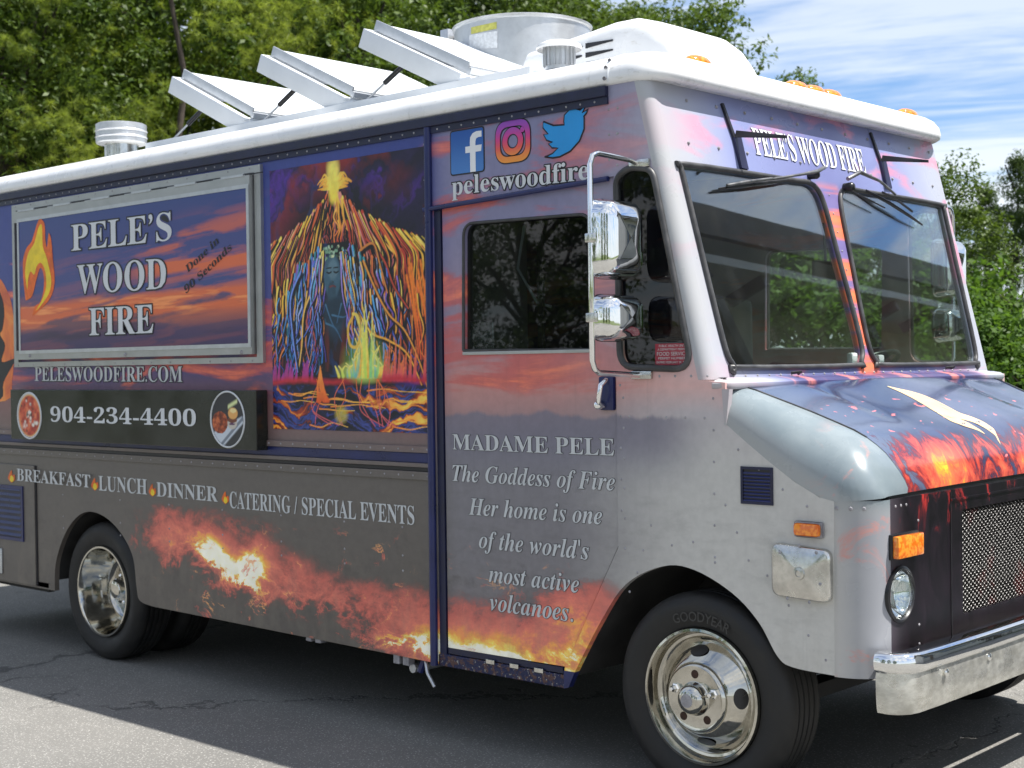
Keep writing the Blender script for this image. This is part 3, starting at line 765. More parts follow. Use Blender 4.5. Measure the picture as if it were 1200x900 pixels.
MB().loft(rings, closed=True).build('roof', M_roof, truck, 60, merge=.0005)
MB().tube([(-.372, -.022 + i_, z_ + .001) for i_, z_ in rp[3:10]], .0035, 5).build('roof_seam', M_lid, truck, 40)
for i_, z_ in ((.0, 2.82), (.010, 2.865), (.035, 2.897)): MB().lathe([(.008, -.004), (.008, .001), (.0001, .003)], (-.385, -.024 + i_, z_), 'y', 8).build('roof_screw', M_rivet, truck, 30)
# drip rail below the roof edge, its rivets and the seam screws at the cap
MB().box(-6.1, -.385, -.022, 0, 2.752, 2.7935).build('drip_rail', M_navy, truck, 0, .004)
MB().box(-6.1, -.385, -.009, -.0005, 2.722, 2.752).build('drip_flange', M_navy, truck, 0)
def dome(mb, p, n, r=.0058, h=.003):
    n = Vector(n); a = n.orthogonal().normalized(); c = n.cross(a); p = Vector(p)
    vs = [p + (a * math.cos(k * PI / 3) + c * math.sin(k * PI / 3)) * r for k in range(6)] + [p + (a * math.cos(k * PI / 3) + c * math.sin(k * PI / 3)) * r * .6 + n * h * .8 for k in range(6)] + [p + n * h]
    mb.add(vs, [(k, (k + 1) % 6, 6 + (k + 1) % 6, 6 + k) for k in range(6)] + [(6 + k, 6 + (k + 1) % 6, 12) for k in range(6)])
rv = MB(); ym = (0, -1, 0)
for x_ in np.arange(-6, -.42, .075): dome(rv, (x_, -.009, 2.737), ym, .0055)
for z_ in np.arange(2.5, 2.72, .1): dome(rv, (-.385, 0, z_), ym); dome(rv, (-.34, 0, z_), ym)
for z_ in np.arange(1.1, 2.7, .125):
    dome(rv, (-.345, 0, z_), ym)
for z_ in np.arange(.95, 1.6, .12): dome(rv, (-.33, 0, z_), ym); dome(rv, (.10, 0, z_), ym)
for x_ in np.arange(-.3, .12, .075): dome(rv, (x_, 0, 1.635), ym, .006)
for x_ in np.arange(-.3, .12, .09): dome(rv, (x_, 0, 1.475), ym, .006)
for a, b_ in ((.21, 1.36), (.30, 1.29), (.40, 1.22), (.50, 1.165), (.2, 1.05), (.25, .95), (.33, .9), (.42, .8), (.15, 1.15), (-.1, .98), (0, 1.0), (-.2, 1.05), (.5, .7), (-.24, .95), (-.27, .86), (-.31, .78), (.57, .62), (.56, 1.1), (.1, .93)): dome(rv, (a, 0, b_), ym)
zr = lambda v: S(505, v)[1]
for x_ in np.arange(-6, -1.42, .095):
    dome(rv, (x_, -.012, (zr(523) + zr(531)) / 2), ym, .0055); dome(rv, (x_, -.012, (zr(553) + zr(563)) / 2), ym, .0055)
for x_ in (-3.95, -3.5, -3.0, -2.5, -2.0, -1.6, -4.6):
    for z_ in (.75, .82, .95): dome(rv, (x_ + random.Random(int(x_ * 100)).uniform(-.03, .03), 0, z_), ym, .006)
for z_ in np.arange(.6, 2.7, .16): dome(rv, (XP - .055, 0, z_), ym, .0055)
for y_ in np.arange(.16, 2.35, .085): dome(rv, (XW(1.632) + .001, y_, 1.632), (1, 0, .25), .006)
for y_ in np.arange(.2, 2.35, .21):
    for z_ in (2.74, 2.56): dome(rv, (XW(z_) + .001, y_ + (.05 if z_ > 2.6 else 0), z_), (1, 0, .25), .008, .007)
for z_ in np.arange(1.75, 2.45, .085): dome(rv, (XW(z_) + .001, YC, z_), (1, 0, .25), .005)
for y_ in (.17, .21, .25): dome(rv, (.758, y_, 1.165), (1, 0, 0), .006)
for z_ in (.65, .72, 1.1): dome(rv, (.758, .34, z_), (1, 0, 0), .006)
for a in (.62, .67, .71): dome(rv, (a, y0(a) - .001, 1.165), (.3, -1, 0), .008)
rv.build('rivets', M_rivet, truck, 30, kind='stuff', rec=False)

# rub rail
rl = [(523, 531, .012, M_side), (531, 543, .004, M_blue), (543, 548, .018, M_side), (548, 553, .006, M_ink), (553, 563, .012, M_side)]
for i, (a, b_, d, m_) in enumerate(rl):
    MB().box(-6.1, XP - .03, -d, 0.001 * (i % 2), zr(b_), zr(a) - .001).build('rub_rail', m_, truck, 0, .002)
# door post, header track
MB().tube([(XP - .025, -.010, .345), (XP - .022, -.008, 2.75)], .018, 12, sy=1).build('door_post', M_blue, truck, 50)
MB().box(XP - .0, XP + .04, .003, .04, .36, 2.42).build('door_channel', M_navy, truck, 0)
MB().tube([(XP - .05, -.012, 2.386), (-.385, -.010, 2.424)], .011, 10).build('door_track', M_blue, truck, 50)
# step below the door
def chipped(t, b):
    o = t.obj(); n = t.noise(o, 28, 6, .7); k = t.noise(o, 60, 3, .6)
    c = t.mix(t.step(n, .50, .56), L(26, 32, 70), L(86, 60, 56)); c = t.mix(t.step(k, .60, .64), c, L(150, 146, 140))
    t.put(b.inputs['Base Color'], c); b.inputs['Roughness'].default_value = .5; t.put(b.inputs['Normal'], t.bump(n, .5, .01))
M_chip = mat('chipped_step_paint', fn=chipped)
stp = MB().box(XP - .01, -.66, .0, .02, .345, .40).build('door_step', M_chip, truck, 0, .004)
MB().box(-1.34, -.672, .02, .40, .395, .405).build('step_tread', M_chip, stp, 0)
MB().box(-1.34, -.67, .006, .03, .405, .43).build('sill_strip', M_navy, stp, 0)
for k in range(3): MB().box(-1.10 + k * .14, -1.05 + k * .14, -.006, 0, .392, .412).build('step_clip', M_dull, stp, 0, .002)
MB().add([(-.66, -.001, .345), (-.635, -.001, .352), (-.60, -.001, .42), (-.66, -.001, .42), (-.66, .03, .345), (-.635, .03, .352), (-.60, .03, .42), (-.66, .03, .42)], [(0, 1, 2, 3), (4, 7, 6, 5), (0, 4, 5, 1), (1, 5, 6, 2)]).build('step_end', M_blue, truck, 0)

# ------------------------------------------------------------------ side glass
MB().add([(a, .036, b_) for a, b_ in dw], [tuple(range(len(dw)))]).build('door_window', M_glassd, truck, 0)
MB().tube([(a, .011, b_) for a, b_ in dw], .007, 6, True).build('window_seal', M_gasket, truck, 40)
a, b_ = S(541, 413), S(690, 412); MB().box(a[0], b_[0], .004, .024, a[1] - .012, a[1] + .002).build('window_sill', M_alu, truck, 0, .002)
xm = (dw[0][0] + b_[0]) / 2 + .05; MB().box(xm, xm + .03, .040, .055, a[1], S(541, 262)[1]).build('window_bar', M_black, truck, 0)
q_ = MB().add([(a, .012, b_) for a, b_ in qw], [tuple(range(len(qw)))]).build('quarter_window', M_glassd, truck, 0)
MB().tube([(a, -.002, b_) for a, b_ in qw], .0135, 8, True).build('rubber_seal', M_gasket, q_, 60)
for P, nm in ((dw, 'door_window'), (qw, 'quarter_window')):
    MB().add([(a, WID - .02, b_) for a, b_ in P], [tuple(range(len(P)))]).build(nm, M_glass, truck, 0)
    MB().tube([(a, WID, b_) for a, b_ in P], .012, 6, True).build('window_seal', M_gasket, truck, 40)
# permit sticker
p0, p1 = S(768, 428, .008), S(808, 402, .008)
stk = MB().box(p0[0], p1[0], .008, .0095, p0[1], p1[1]).build('permit_sticker', M_sticker, truck, 0)
hh = (p1[1] - p0[1]); ww = p1[0] - p0[0]
for s_, zf, cf, mf in (('PUBLIC HEALTH UNIT', .84, .11, .12), ('A DEPARTMENT PERMIT', .68, .10, .08), ('FOOD SERVICE', .44, .17, .06), ('PERMIT NUMBER', .26, .11, .1), ('EXPIRES FEBRUARY 28, 2019', .08, .10, .05)):
    lettering(s_, (p0[0] + ww * mf, p0[1] + hh * zf), (p1[0] - ww * mf, p0[1] + hh * zf), hh * cf, side, M_ltxt, stk, 'p', t=.0078)

# ------------------------------------------------------------------ serving hatch
fo = [S(20, 430.3), S(311.8, 430.3), S(310, 192.5), S(19.7, 242.6)]
X0, X1, Z0, Z1 = fo[0][0], fo[1][0], fo[0][1], fo[2][1]
def frame(name, x0, x1, z0, z1, w, ya, yb, m, par, wt=None, wb=None):
    wt = wt or w; wb = wb or w
    return SP(name, [(x0, z0), (x1, z0), (x1, z1), (x0, z1)], m, par, ya, yb, [[(x0 + w, z0 + wb), (x1 - w, z0 + wb), (x1 - w, z1 - wt), (x0 + w, z1 - wt)]], 0)
fi = [S(27, 409.5, -.03), S(293.8, 404, -.03), S(293.4, 219.5, -.03), S(27, 261, -.03)]
hat = frame('serving_hatch', X0, X1, Z0, Z1, .05, -.018, 0, M_alu, truck, .035, .03)
xi0, xi1, zi0, zi1 = fi[0][0], fi[1][0], (fi[0][1] + fi[1][1]) / 2, (fi[2][1] + fi[3][1]) / 2
frame('hatch_frame', X0 + .045, X1 - .06, Z0 + .045, Z1 - .045, (X1 - .06) - xi1, -.040, -.002, M_alu, hat, (Z1 - .045) - zi1, zi0 - (Z0 + .045))
frame('hatch_bead', xi0 - .02, xi1 + .02, zi0 - .02, zi1 + .02, .02, -.046, -.0405, M_galv, hat)
for k in range(6):
    xa = X0 + .12 + k * (X1 - X0 - .25) / 5.4
    MB().box(xa, xa + .19, -.044, -.0395, Z1 - .052, Z1 - .040).build('hinge_leaf', M_galv, hat, 0)
    MB().box(xa + .20, xa + .34, -.0405, -.036, Z1 - .049, Z1 - .043).build('hinge_gap', M_ink, hat, 0)
bl = MB()
for u_, v_ in ((35, 417), (147, 415.5), (283, 413)): q = S(u_, v_, -.04); dome(bl, (q[0], -.04, q[1]), ym, .013, .008)
bl.build('hatch_bolts', M_rivet, hat, 30, kind='stuff', rec=False)
bl = MB()
for k in range(14): dome(bl, (X0 + .05 + k * .18, -.018, Z0 + .012), ym, .006); dome(bl, (X0 + .05 + k * .18, -.018, Z1 - .012), ym, .006)
bl.build('flange_rivets', M_rivet, hat, 30, kind='stuff', rec=False)
# painted sky print on the hatch
def lin(c): return np.array(L(*c))
def ramp_np(v, stops):
    ps = [p for p, _ in stops]; cs = np.array([lin(c) for _, c in stops])
    return np.stack([np.interp(v, ps, cs[:, i]) for i in range(3)], -1)
def blend(img, col, a): return img * (1 - a[..., None]) + np.asarray(col) * a[..., None]
H, Wd = 200, 440
tt, ss = np.meshgrid(np.linspace(0, 1, H), np.linspace(0, 1, Wd), indexing='ij')
n = vnoise(ss * 5, tt * 5, 3, 5); n2 = vnoise(ss * 3.2 + (n - .5) * 1.5, tt * 15 - ss * 3.0, 8, 6, .55); n3 = vnoise(ss * 9, tt * 36, 21, 4)
img = ramp_np(np.clip(tt + (n - .5) * .12, 0, 1), [(0, (62, 52, 92)), (.1, (78, 60, 96)), (.2, (120, 80, 90)), (.3, (104, 78, 104)), (.42, (64, 78, 132)), (.6, (72, 78, 134)), (.75, (66, 74, 130)), (1, (58, 74, 130))])
low = np.exp(-((tt - .26 - .05 * ss) / .085) ** 2); mid = np.exp(-((tt - .50 - .06 * ss) / .09) ** 2) * np.clip((ss - .45) * 4, 0, 1); up = np.exp(-((tt - .74 - .3 * (ss - .8)) / .10) ** 2) * np.clip((ss - .5) * 4, 0, 1) * .9
k = np.clip((n2 - .47 + low * .24 + mid * .13 + up * .08) * 5.5, 0, 1) * np.clip(low * 1.3 + mid + up * .8 + .16 * (tt < .7), 0, 1)
img = blend(img, lin((226, 112, 66)), k * .95); img = blend(img, lin((250, 156, 92)), np.clip((n3 - .52) * 5, 0, 1) * np.clip(low * 1.2, 0, 1) * k)
dk = np.clip((vnoise(ss * 3.5, tt * 12 - ss, 33, 5) - .5) * 6, 0, 1) * np.exp(-((tt - .1) / .1) ** 2)
img = blend(img, lin((60, 48, 72)), dk * .8)
quad = lambda s_, t_, y_=-.0425, a=xi0, b=xi1, c=zi0, d=zi1: np.stack([a + (b - a) * s_, np.full_like(s_, y_), c + (d - c) * t_], -1)
MB().box(xi0 - .01, xi1 + .01, -.038, -.002, zi0 - .01, zi1 + .01).build('hatch_panel', M_navy, hat, 0)
print_sheet('sunset_print', img, lambda s_, t_: quad(s_, t_), M_print, hat)
def TXT(s, q0, q1, cap, m=None, par=truck, k='b', outl=None, ow=.03, y=0., space=1., t=None, caph=None, level=False):
    a = S(*q0, y); b = S(*q1, y); h = S(q0[0], q0[1] - cap, y)[1] - a[1]
    if level: b = (b[0], a[1])
    return lettering(s, a, b, h, side, m or M_ltxt, par, k, outl, ow, y if t is None else t, space, caph)
TXT('PELE’S', (84, 294), (201.5, 281), 30, M_white, hat, outl=M_ink, ow=.035, y=-.0435)
TXT('WOOD', (91, 344), (195, 338), 33, M_white, hat, outl=M_ink, ow=.035, y=-.0435)
TXT('FIRE', (105, 393), (180, 390), 31.5, M_white, hat, outl=M_ink, ow=.035, y=-.0435)
TXT('Done in', (220, 320), (257, 284), 9.5, M_ink, hat, y=-.0435)
TXT('90 Seconds', (218, 344.5), (272, 292), 9.5, M_ink, hat, y=-.0435)
# flame emblem at the left of the hatch
def flat(name, px, m, par, y, n=4, closed_smooth=True):
    P = [S(u_, v_, y) for u_, v_ in px]
    if closed_smooth: P = smooth_pts(P + [P[0]], n)[:-1]
    return SP(name, P, m, par, y, y + .0005, (), 0)
M_fy = mat('print_yellow', fn=varied(L(236, 206, 40), .12, 14, .4, .05)); M_fo = mat('print_orange', fn=varied(L(226, 104, 30), .25, 12, .4, .05)); M_fl = mat('print_pale_yellow', fn=varied(L(222, 190, 146), .12, 9, .3, .05))
fl = flat('flame_emblem', [(30, 352), (27.5, 330), (27, 305), (31, 291), (37, 283), (41, 270), (46, 257), (52, 262), (53, 280), (55, 290), (57, 273), (60, 282), (62, 305), (64, 330), (60, 347), (52, 358), (45, 364), (38, 370), (41, 359), (47, 354), (51, 340), (51, 322), (47, 314), (42, 330), (38, 346), (33, 351)], M_fo, hat, -.0445)
flat('flame_core', [(32, 340), (29.5, 318), (33, 297), (40, 285), (45, 267), (49, 264), (50, 288), (54, 300), (57, 312), (60, 328), (58, 342), (51, 354), (42, 364), (49, 352), (54, 336), (53, 318), (48, 308), (43, 312), (40, 322), (36, 318), (33, 326)], M_fy, hat, -.0452)

# ------------------------------------------------------------------ shelf banner with phone number
yb_ = -.075
c0, c1 = S(13, 511, yb_), S(301, 532, yb_); c2 = S(301.5, 458.5, yb_); zb0, zb1 = (c0[1] + c1[1]) / 2 + .0, (c2[1] + S(14, 455.5, yb_)[1]) / 2
ban = MB().box(c0[0], c1[0], yb_, -.004, zb0, zb1).build('folded_shelf', M_banner, truck, 0, .004)
TXT('904-234-4400', (59.5, 494), (230, 499.5), 17, M_white, ban, y=yb_ - .001)
def disc_print(name, fn, q, r_, par, y):
    n_ = 72; g_ = np.linspace(-1, 1, n_); yy, xx = np.meshgrid(g_, g_, indexing='ij')
    im = fn(xx, yy); c = S(*q, y)
    o = print_sheet(name, im, lambda s_, t_: np.stack([c[0] + (s_ * 2 - 1) * r_, np.full_like(s_, y), c[1] + (t_ * 2 - 1) * r_], -1), M_print, par, mask=(xx ** 2 + yy ** 2) < .93)
    n2_ = 40; R = [(c[0] + r_ * k_ * math.cos(2 * PI * i / n2_), c[1] + r_ * k_ * math.sin(2 * PI * i / n2_)) for k_ in (1.,) for i in range(n2_)]
    MB().tube([(a, y, b_) for a, b_ in R], r_ * .035, 6, True).build('white_ring', M_white, par, 40)
    return o
def pizza(xx, yy):
    r = np.hypot(xx, yy); im = ramp_np(vnoise(xx * 4 + 9, yy * 4 + 9, 5, 5), [(0, (120, 30, 22)), (.4, (176, 52, 34)), (.6, (214, 96, 60)), (1, (236, 160, 110))])
    rr = random.Random(4)
    for _ in range(16):
        a, d = rr.uniform(0, 6.28), rr.uniform(0, .72) ** .7; w_ = rr.uniform(.09, .17)
        im = blend(im, lin((232, 226, 214)), np.clip(1.6 - np.hypot(xx - d * math.cos(a), (yy - d * math.sin(a)) * 1.2) / w_ - vnoise(xx * 9, yy * 9, 2), 0, 1))
    for _ in range(26):
        a, d = rr.uniform(0, 6.28), rr.uniform(0, .8); w_ = rr.uniform(.03, .07)
        im = blend(im, lin((38, 34, 20)), np.clip(1.4 - np.hypot(xx - d * math.cos(a), yy - d * math.sin(a)) / w_, 0, 1) * .85)
    im = blend(im, lin((214, 160, 100)), np.clip((r - .84) * 20, 0, 1)); im = blend(im, lin((214, 212, 210)), np.clip((r - .91) * 30, 0, 1)); return im
def burger(xx, yy):
    im = np.zeros(xx.shape + (3,)) + lin((44, 44, 50))
    im = blend(im, lin((196, 204, 214)), np.clip((-(yy + .18) - (xx + .1) * -.35) * 14, 0, 1) * (xx + yy * .2 < .9)); im = blend(im, lin((120, 128, 140)), np.clip(.09 - np.abs(yy + .62 - (xx) * .75), 0, .03) / .03)
    im = blend(im, lin((50, 52, 56)), np.clip((-(yy + .74) + (xx) * .72) * 12, 0, 1))
    fr = (np.clip(1.2 - np.hypot((xx + .45) / .44, (yy + .12) / .38), 0, 1) > .15) * 1.
    im = im * (1 - fr[..., None]) + ramp_np(vnoise(xx * 7 + yy * 5 + 30, yy * 9 - xx * 4 + 30, 6, 4), [(.3, (92, 36, 22)), (.55, (168, 74, 40)), (.8, (214, 120, 70))]) * fr[..., None]
    def e(cx, cy, a, b_): return np.clip((1 - np.hypot((xx - cx) / a, (yy - cy) / b_)) * 9, 0, 1)
    im = blend(im, lin((196, 188, 176)), e(.28, -.12, .30, .24)); im = blend(im, lin((112, 60, 40)), e(.28, -.02, .30, .10)); im = blend(im, lin((88, 52, 90)), e(.26, -.16, .2, .04))
    im = blend(im, lin((226, 168, 96)), e(.32, .22, .30, .22)); im = blend(im, lin((236, 214, 150)), e(.34, .32, .2, .09))
    im = blend(im, lin((214, 222, 160)), np.clip(1.3 - np.abs(yy - .55 - (xx - .3) * .4) / .09, 0, 1) * (np.abs(xx - .32) < .28) * 1.); return im
disc_print('pizza_picture', pizza, (34.4, 487), .138, ban, yb_ - .0012)
disc_print('burger_picture', burger, (266.6, 491.5), .142, ban, yb_ - .0012)

# ------------------------------------------------------------------ lettering on the side
TXT('PELESWOODFIRE.COM', (41, 446.3), (214, 447.5), 16, M_ltxt, outl=M_ink, ow=.04, y=-.001)
TXT('BREAKFAST', (20, 563), (106, 571.5), 14, y=-.0138, t=-.0138); TXT('LUNCH', (116, 574.5), (172.6, 579.5), 17, y=-.001)
TXT('DINNER', (183.8, 581.5), (255.5, 588), 16.5, y=-.001); TXT('CATERING / SPECIAL EVENTS', (269.5, 595), (486, 615), 19, y=-.001)
for u_, v_ in ((13.5, 561), (111, 570), (178.5, 577), (264, 586)):
    f = flat('small_flame', [(u_, v_ + 5), (u_ - 4, v_), (u_ - 3, v_ - 5), (u_, v_ - 10), (u_ + 1, v_ - 4), (u_ + 3.4, v_ - 5), (u_ + 4, v_ + 1)], M_fo, truck, -.0018 if u_ > 40 else -.0145)
    flat('flame_core', [(u_, v_ + 4), (u_ - 2, v_ + 1), (u_ - .5, v_ - 4), (u_ + 2.2, v_ - 1), (u_ + 2, v_ + 3)], M_fy, f, -.0024 if u_ > 40 else -.0152)
yd = .0092
for s, a, b_, c, kk in (('MADAME PELE', (530.5, 526.5), (720, 534), 17.8, 'b'), ('The Goddess of Fire', (530.5, 563.5), (721, 575), 19, 'i'), ('Her home is one', (549.5, 603), (706, 614.6), 19.6, 'i'),
                        ('of the world\'s', (561.5, 641.8), (690.5, 656), 20, 'i'), ('most active', (573, 681.8), (679, 694.8), 20, 'i'), ('volcanoes.', (574.5, 715), (672, 728.7), 20.5, 'i')):
    TXT(s, a, b_, c, M_ltxt, k=kk, outl=M_ink, ow=.018, y=yd)
TXT('peleswoodfire', (530, 229), (690, 210), 21, M_white, outl=M_ink, ow=.045, y=-.0012)
for z_ in (1.66, 2.6): pass
# front lettering
pA, pB = FP(886, 181), FP(1015, 203.5); hA = FP(886, 151).z - pA.z
lettering('PELE’S WOOD FIRE', (pA.y, pA.z), (pB.y, pA.z), hA, lambda a, b, t: front(a, b, t), M_whiteb, truck, 'b', M_navy, .010, -.002, .95)

# social icons
def icon(name, u0, v0, u1, v1, y=-.001):
    a = S(u0, v1, y); b = S(u1, v0, y); return a[0], b[0], a[1], b[1]
M_fbb = mat('print_blue', fn=lambda t, b: (t.put(b.inputs['Base Color'], t.mix(t.step(t.xyz(t.obj())[2], 2.52, 2.72), L(70, 124, 190), L(26, 82, 160))), t.put(b.inputs['Roughness'], .35)))
x0, x1, z0, z1 = icon('fb', 528, 149, 567.5, 207); z0, z1 = S(548, 204)[1], S(548, 150.5)[1]
SP('square_badge_outline', rpoly([(x0, z0), (x1, z0), (x1, z1), (x0, z1)], .018), M_ink, truck, -.0015, -.0005, (), 0)
SP('square_badge', rpoly([(x0 + .006, z0 + .006), (x1 - .006, z0 + .006), (x1 - .006, z1 - .006), (x0 + .006, z1 - .006)], .014), M_fbb, truck, -.0028, -.0018, (), 0)
w_, h_ = x1 - x0, z1 - z0; cx = x0 + w_ * .66
fP = [(cx - .055 * w_ * 1.2, z0 + .03 * h_), (cx + .09 * w_, z0 + .03 * h_), (cx + .09 * w_, z0 + .46 * h_), (cx + .25 * w_, z0 + .46 * h_), (cx + .27 * w_, z0 + .60 * h_), (cx + .09 * w_, z0 + .60 * h_), (cx + .09 * w_, z0 + .68 * h_), (cx + .11 * w_, z0 + .745 * h_), (cx + .17 * w_, z0 + .77 * h_),
      (cx + .27 * w_, z0 + .77 * h_), (cx + .27 * w_, z0 + .90 * h_), (cx + .12 * w_, z0 + .905 * h_), (cx + .01 * w_, z0 + .87 * h_), (cx - .055 * w_, z0 + .79 * h_), (cx - .066 * w_, z0 + .70 * h_), (cx - .066 * w_, z0 + .60 * h_), (cx - .2 * w_, z0 + .60 * h_), (cx - .2 * w_, z0 + .46 * h_), (cx - .066 * w_, z0 + .46 * h_)]
SP('letter_f', fP, M_whiteb, truck, -.004, -.003, (), 0)
x0, x1 = S(580, 150)[0], S(622.5, 150)[0]; z0, z1 = S(601, 191.5)[1], S(601, 139.5)[1]; w_, h_ = x1 - x0, z1 - z0
M_ig = mat('print_camera_gradient', fn=lambda t, b: (t.put(b.inputs['Base Color'], t.ramp(t.step(t.xyz(t.obj())[2], z0, z1), [(0, L(236, 150, 60)), (.3, L(226, 90, 80)), (.6, L(206, 60, 130)), (1, L(140, 70, 180))])), t.put(b.inputs['Roughness'], .35)))
def rsq(i, r): return rpoly([(x0 + i, z0 + i), (x1 - i, z0 + i), (x1 - i, z1 - i), (x0 + i, z1 - i)], r, 8)
cxx, czz = (x0 + x1) / 2, (z0 + z1) / 2
el = lambda r, n=40: [(cxx + r * math.cos(2 * PI * k / n), czz + r * math.sin(2 * PI * k / n)) for k in range(n)]
def ring(nm, o_, i_, m_, y_): return SP(nm, o_, m_, truck, y_, y_ + .0008, [i_] if i_ else (), 0)
ring('camera_badge_outline', rsq(0, .07), rsq(.035, .045), M_ink, -.0015); ring('camera_badge', rsq(.005, .066), rsq(.030, .048), M_ig, -.0028)
ring('lens_ring_outline', el(.064), el(.026), M_ink, -.0015); ring('lens_ring', el(.059), el(.031), M_ig, -.0028)
dt = lambda r: [(x1 - .048 + r * math.cos(2 * PI * k / 20), z1 - .050 + r * math.sin(2 * PI * k / 20)) for k in range(20)]
ring('lens_dot_outline', dt(.017), None, M_ink, -.0015); ring('lens_dot', dt(.012), None, M_ig, -.0028)
M_bird = mat('print_sky_blue', fn=varied(L(30, 146, 216), .05, 5, .35, .05))
bird = [(24, 4.6), (21.1, 5.3), (23.3, 2.6), (20.2, 3.8), (17.8, 2.2), (14.9, 1.9), (12.3, 3.5), (11.6, 6.5), (11.8, 8), (6.3, 6.6), (1.6, 3.2), (1, 6), (3.2, 9.7), (.9, 9.2), (2, 12.2), (4.9, 14.1), (2.7, 14.2), (4.3, 16.6), (7.3, 17.6), (4.2, 19.3), (1.2, 19.7), (.1, 19.6), (4, 21.3), (7.6, 21.8), (13, 20.9), (18, 17.6), (20.9, 12.9), (21.6, 7.8), (21.5, 7.1), (23, 6)]
ua, va, ub, vb = 635.5, 141, 692, 127
xa, xb = S(636, 160)[0], S(692, 140)[0]; sz = (xb - xa) / 24; zc = S(664, 156)[1]
a_ = math.radians(8); bp = []
for p in bird:
    px_, pz_ = (p[0] - 12) * sz, -(p[1] - 12) * sz * .82
    bp.append(((xa + xb) / 2 + px_ * math.cos(a_) - pz_ * math.sin(a_), zc + px_ * math.sin(a_) + pz_ * math.cos(a_)))
SP('bird_badge', bp, M_bird, truck, -.0028, -.0018, (), 0)
cen = Vector(((xa + xb) / 2, zc))
MB().tube([(a, -.0015, b_) for a, b_ in bp], .0042, 4, True).build('bird_outline', M_ink, truck, 0)

# ------------------------------------------------------------------ volcano painting
H, Wd = 400, 350
tt, ss = np.meshgrid(np.linspace(0, 1, H), np.linspace(0, 1, Wd), indexing='ij')
n1 = vnoise(ss * 6, tt * 6, 11, 5); n2 = vnoise(ss * 4 + n1 * 3, tt * 5 + n1 * 2, 12, 5); n3 = vnoise(ss * 14 + n2 * 3, tt * 5, 13, 4)
img = ramp_np(n2, [(.2, (14, 12, 26)), (.4, (34, 24, 62)), (.5, (78, 40, 140)), (.58, (40, 30, 90)), (.68, (150, 44, 70))])
img = blend(img, lin((150, 42, 40)), np.clip((n1 - .38) * 6, 0, 1) * np.clip((tt - .8) * 7, 0, 1) * np.clip(1.8 - ss * 1.8, 0, 1))
img = blend(img, lin((150, 36, 60)), np.clip((n2 - .5) * 6, 0, 1) * np.clip((tt - .84) * 8, 0, 1) * np.clip((ss - .5) * 2, 0, 1))
core = np.clip(1.2 - np.hypot((ss - .42) / .5, (tt - .45) / .5), 0, 1)
img = blend(img, lin((12, 12, 16)), np.clip(core * 2.4, 0, .93))
img = blend(img, lin((26, 60, 110)), np.clip((n3 - .54) * 6, 0, 1) * np.clip(core * 1.6, 0, 1) * (tt > .2) * .9)
img = blend(img, lin((108, 34, 26)), np.clip((vnoise(ss * 22, tt * 3.5, 5, 4) - .5) * 7, 0, 1) * np.clip((np.hypot((ss - .42) / .55, (tt - .78) / .45) - .4) * 2, 0, 1) * (tt < .8) * (tt > .22) * .85)
rr = random.Random(7)
def stroke(P, w0, w1, c0, c1, hard=.6, a=1.):
    global img
    P = np.array(smooth_pts(P, 7)); P[:, 0] *= 1.; m_ = len(P)
    for i in range(m_ - 1):
        f = i / (m_ - 1); w = (w0 + (w1 - w0) * f); c = lin(c0) * (1 - f) + lin(c1) * f
        x0_, y0_, x1_, y1_ = P[i][0], P[i][1], P[i + 1][0], P[i + 1][1]
        ia, ib = int((min(x0_, x1_) - w * 2) * Wd), int((max(x0_, x1_) + w * 2) * Wd) + 2
        ja, jb = int((min(y0_, y1_) - w * 2) * H), int((max(y0_, y1_) + w * 2) * H) + 2
        ia, ib, ja, jb = max(ia, 0), min(ib, Wd), max(ja, 0), min(jb, H)
        if ia >= ib or ja >= jb: continue
        X_, Y_ = ss[ja:jb, ia:ib], tt[ja:jb, ia:ib]
        dx, dy_ = x1_ - x0_, (y1_ - y0_); l2 = dx * dx + dy_ * dy_ + 1e-9
        q = np.clip(((X_ - x0_) * dx + (Y_ - y0_) * dy_) / l2, 0, 1); d = np.hypot(X_ - x0_ - q * dx, (Y_ - y0_ - q * dy_) * 1.13)
        k_ = np.clip((1 - d / w) / (1 - hard), 0, 1) * a
        img[ja:jb, ia:ib] = img[ja:jb, ia:ib] * (1 - k_[..., None]) + c * k_[..., None]
